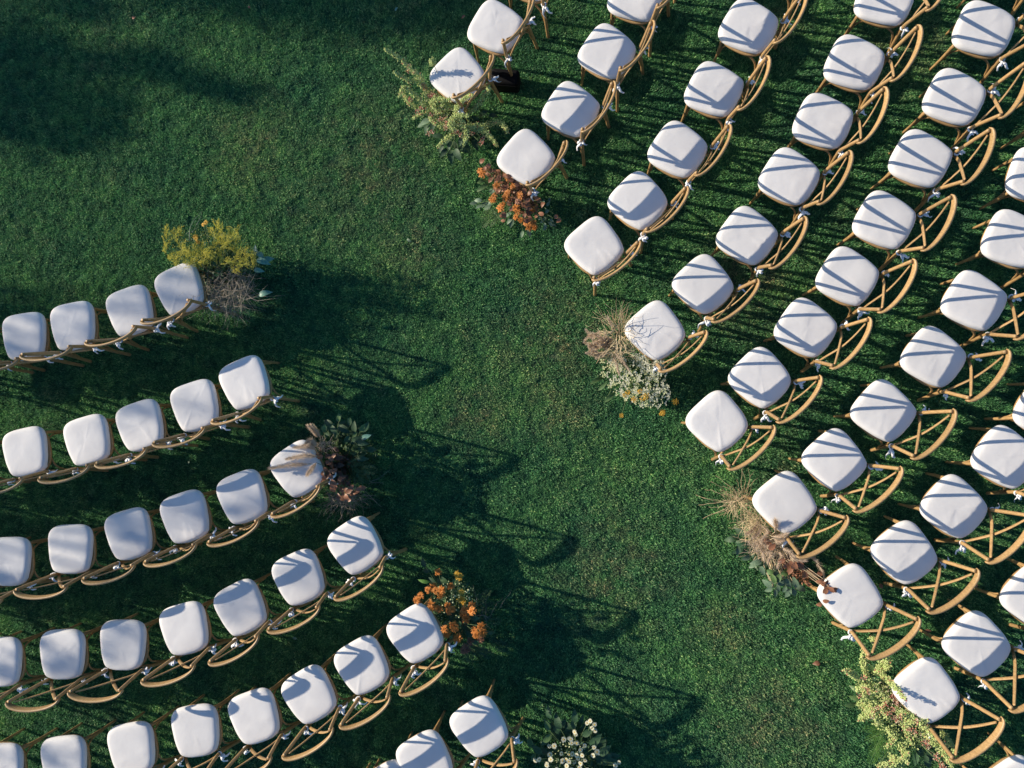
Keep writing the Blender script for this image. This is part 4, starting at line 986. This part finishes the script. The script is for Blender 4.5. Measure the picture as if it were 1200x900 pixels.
# --- white daisies
b = Bouquet('floor_bouquet', 678, 888, 'white daisy bouquet with dark broad leaves at the bottom edge of the aisle', 'bouquet', 19)
z = lambda l: Z(l, 8.57, 600, 820)
for q in z([(630, 325), (575, 385), (520, 400), (650, 435), (425, 465), (375, 465), (690, 505), (730, 460), (495, 540), (605, 545), (580, 550), (380, 550), (510, 615), (545, 600), (570, 620), (625, 625), (665, 590), (735, 610), (355, 640), (550, 665), (785, 215), (830, 250), (805, 285), (755, 235), (835, 310), (825, 480), (855, 525), (815, 560), (875, 530), (1075, 630), (650, 560), (705, 560), (640, 350), (590, 395), (600, 435), (350, 660), (390, 600), (680, 680), (690, 640), (1040, 660), (235, 610), (270, 600), (450, 700), (600, 700), (500, 720), (760, 700), (820, 720), (420, 740), (560, 760), (660, 760)]):
    b.put('daisy', b.r.choice(DAISY), at(q[0], q[1], b.r.uniform(.34, .5)), b.r.uniform(.018, .024), tilt=(-.5, .5))
b.leaves(z([(355, 250, 115), (345, 395, 235), (370, 130, 95), (450, 290, 150), (500, 250, 60), (630, 160, 100), (690, 210, 50), (620, 230, 90), (560, 260, 130), (900, 440, 60), (930, 500, 30), (970, 580, 10), (1000, 560, 5), (900, 620, 330), (440, 330, 180), (480, 370, 200), (250, 500, 150), (560, 320, 100), (760, 320, 30), (760, 400, 10), (840, 400, 40), (700, 300, 60), (460, 220, 110), (780, 520, 0), (880, 560, 0), (330, 520, 200), (420, 280, 120), (1010, 610, 0)]), 'dark', .12, (.15, .38))
b.leaves(z([(355, 255, 115, .42), (345, 395, 235, .4), (180, 430, 130, .2), (300, 510, 100, .2), (215, 575, 230, .2), (270, 600, 260, .2)]), 'mid', .085)
b.cloud('foliage', M_LEAF, (672, 882), (42, 30, 0), 1300, .036, .010, (.04, .38))
b.cloud('leafy_sprigs', M_LEAF2, (670, 886), (26, 22, 0), 420, .024, .004, (.2, .42))
b.cloud('small_buds', M_GREENISH, (667, 884), (20, 16, 0), 90, .006, 0, (.3, .42), 'blob')
b.done()

# ------------------------------------------------------------------ black case on the grass behind the front row
def rounded_box(b, x0, x1, y0, y1, z0, z1, rr, n=5):
    prof = [(0, z0, 1.0), (rr * .5, z0, 0), (0, z0 + rr, 0), (0, z1 - rr, 0), (rr * .3, z1 - rr * .3, 0), (rr, z1, 0)]
    rings = []
    for ins, zz in ((rr * .4, z0), (0, z0 + rr * .5), (0, z1 - rr), (rr * .3, z1 - rr * .3), (rr, z1)):
        ring = []
        for sx, sy, a0 in ((x1, y1, 0), (x0, y1, 90), (x0, y0, 180), (x1, y0, 270)):
            cx = sx - math.copysign(rr, 1 if sx == x1 else -1); cy = sy - math.copysign(rr, 1 if sy == y1 else -1)
            for k in range(n + 1):
                a = math.radians(a0 + 90 * k / n); ring.append((cx + (rr - ins) * math.cos(a), cy + (rr - ins) * math.sin(a), zz))
        rings.append(ring)
    m_ = len(rings[0]); vs = [p for q in rings for p in q]; fs = []
    for i in range(len(rings) - 1):
        for k in range(m_): a, c = i * m_ + k, i * m_ + (k + 1) % m_; fs.append((a, c, c + m_, a + m_))
    fs.append(tuple(range(m_))[::-1]); e = (len(rings) - 1) * m_; fs.append(tuple(range(e, e + m_))); b.add(vs, fs)


cs = empty('black_case', at(594, 100, 0), math.radians(-8))
m = MB(); rounded_box(m, -.125, .125, -.07, .07, 0, .19, .025); m.build('body', M_BLACK, cs)
m = MB(); rounded_box(m, -.128, .128, -.073, .073, .145, .153, .026); m.build('zip_seam', M_BLACK, cs)
m = MB(); m.tube(spline([(-.05, 0, .185), (-.045, .004, .215), (0, .010, .225), (.045, .004, .215), (.05, 0, .185)], 5), .006, 7); m.build('handle', M_BLACK, cs)
tag(cs, 'small black padded case standing on the grass behind the second front chair', 'bag')

# ------------------------------------------------------------------ leaves fallen on the lawn
for k, (u, v, c, sz, lab) in enumerate(((1083, 739, 'brown', .055, 'tan fallen leaf on grass behind the russet leaf chair at bottom right'), (1143, 689, 'brown', .05, 'small brown fallen leaf on grass near the right edge, lower half'), (961, 776, 'brown', .06, 'russet fallen leaf on the open grass left of the russet bouquet end'),
                                     (1031, 684, 'brown', .045, 'orange brown fallen leaf on grass between two lower right chairs'), (155, 22, 'brown', .04, 'small pink brown fallen leaf on the grass near the top left corner'), (293, 10, 'brown', .035, 'tiny brown fallen leaf at the top edge, left of centre'), (545, 18, 'brown', .045, 'rusty fallen leaf on grass left of the topmost front chair'),
                                     (477, 280, 'sage', .05, 'small pale green fallen leaf on open grass at upper centre'), (463, 13, 'hosta', .045, 'pale round fallen leaf in the shade at top centre'), (348, 749, 'sage', .045, 'pale fallen leaf in shade between the two lowest left rows'), (222, 540, 'sage', .035, 'small pale leaf on shaded grass between the second and third left rows'), (697, 255, 'hosta', .035, 'small pale leaf on grass above the bare third row end chair'))):
    o = link('fallen_leaf', LEAF[c][k % 3], None, at(u, v, .028), (.2, -.15, k * 1.7), sz)
    tag(o, lab, 'leaf', 'leaves fallen on the lawn')
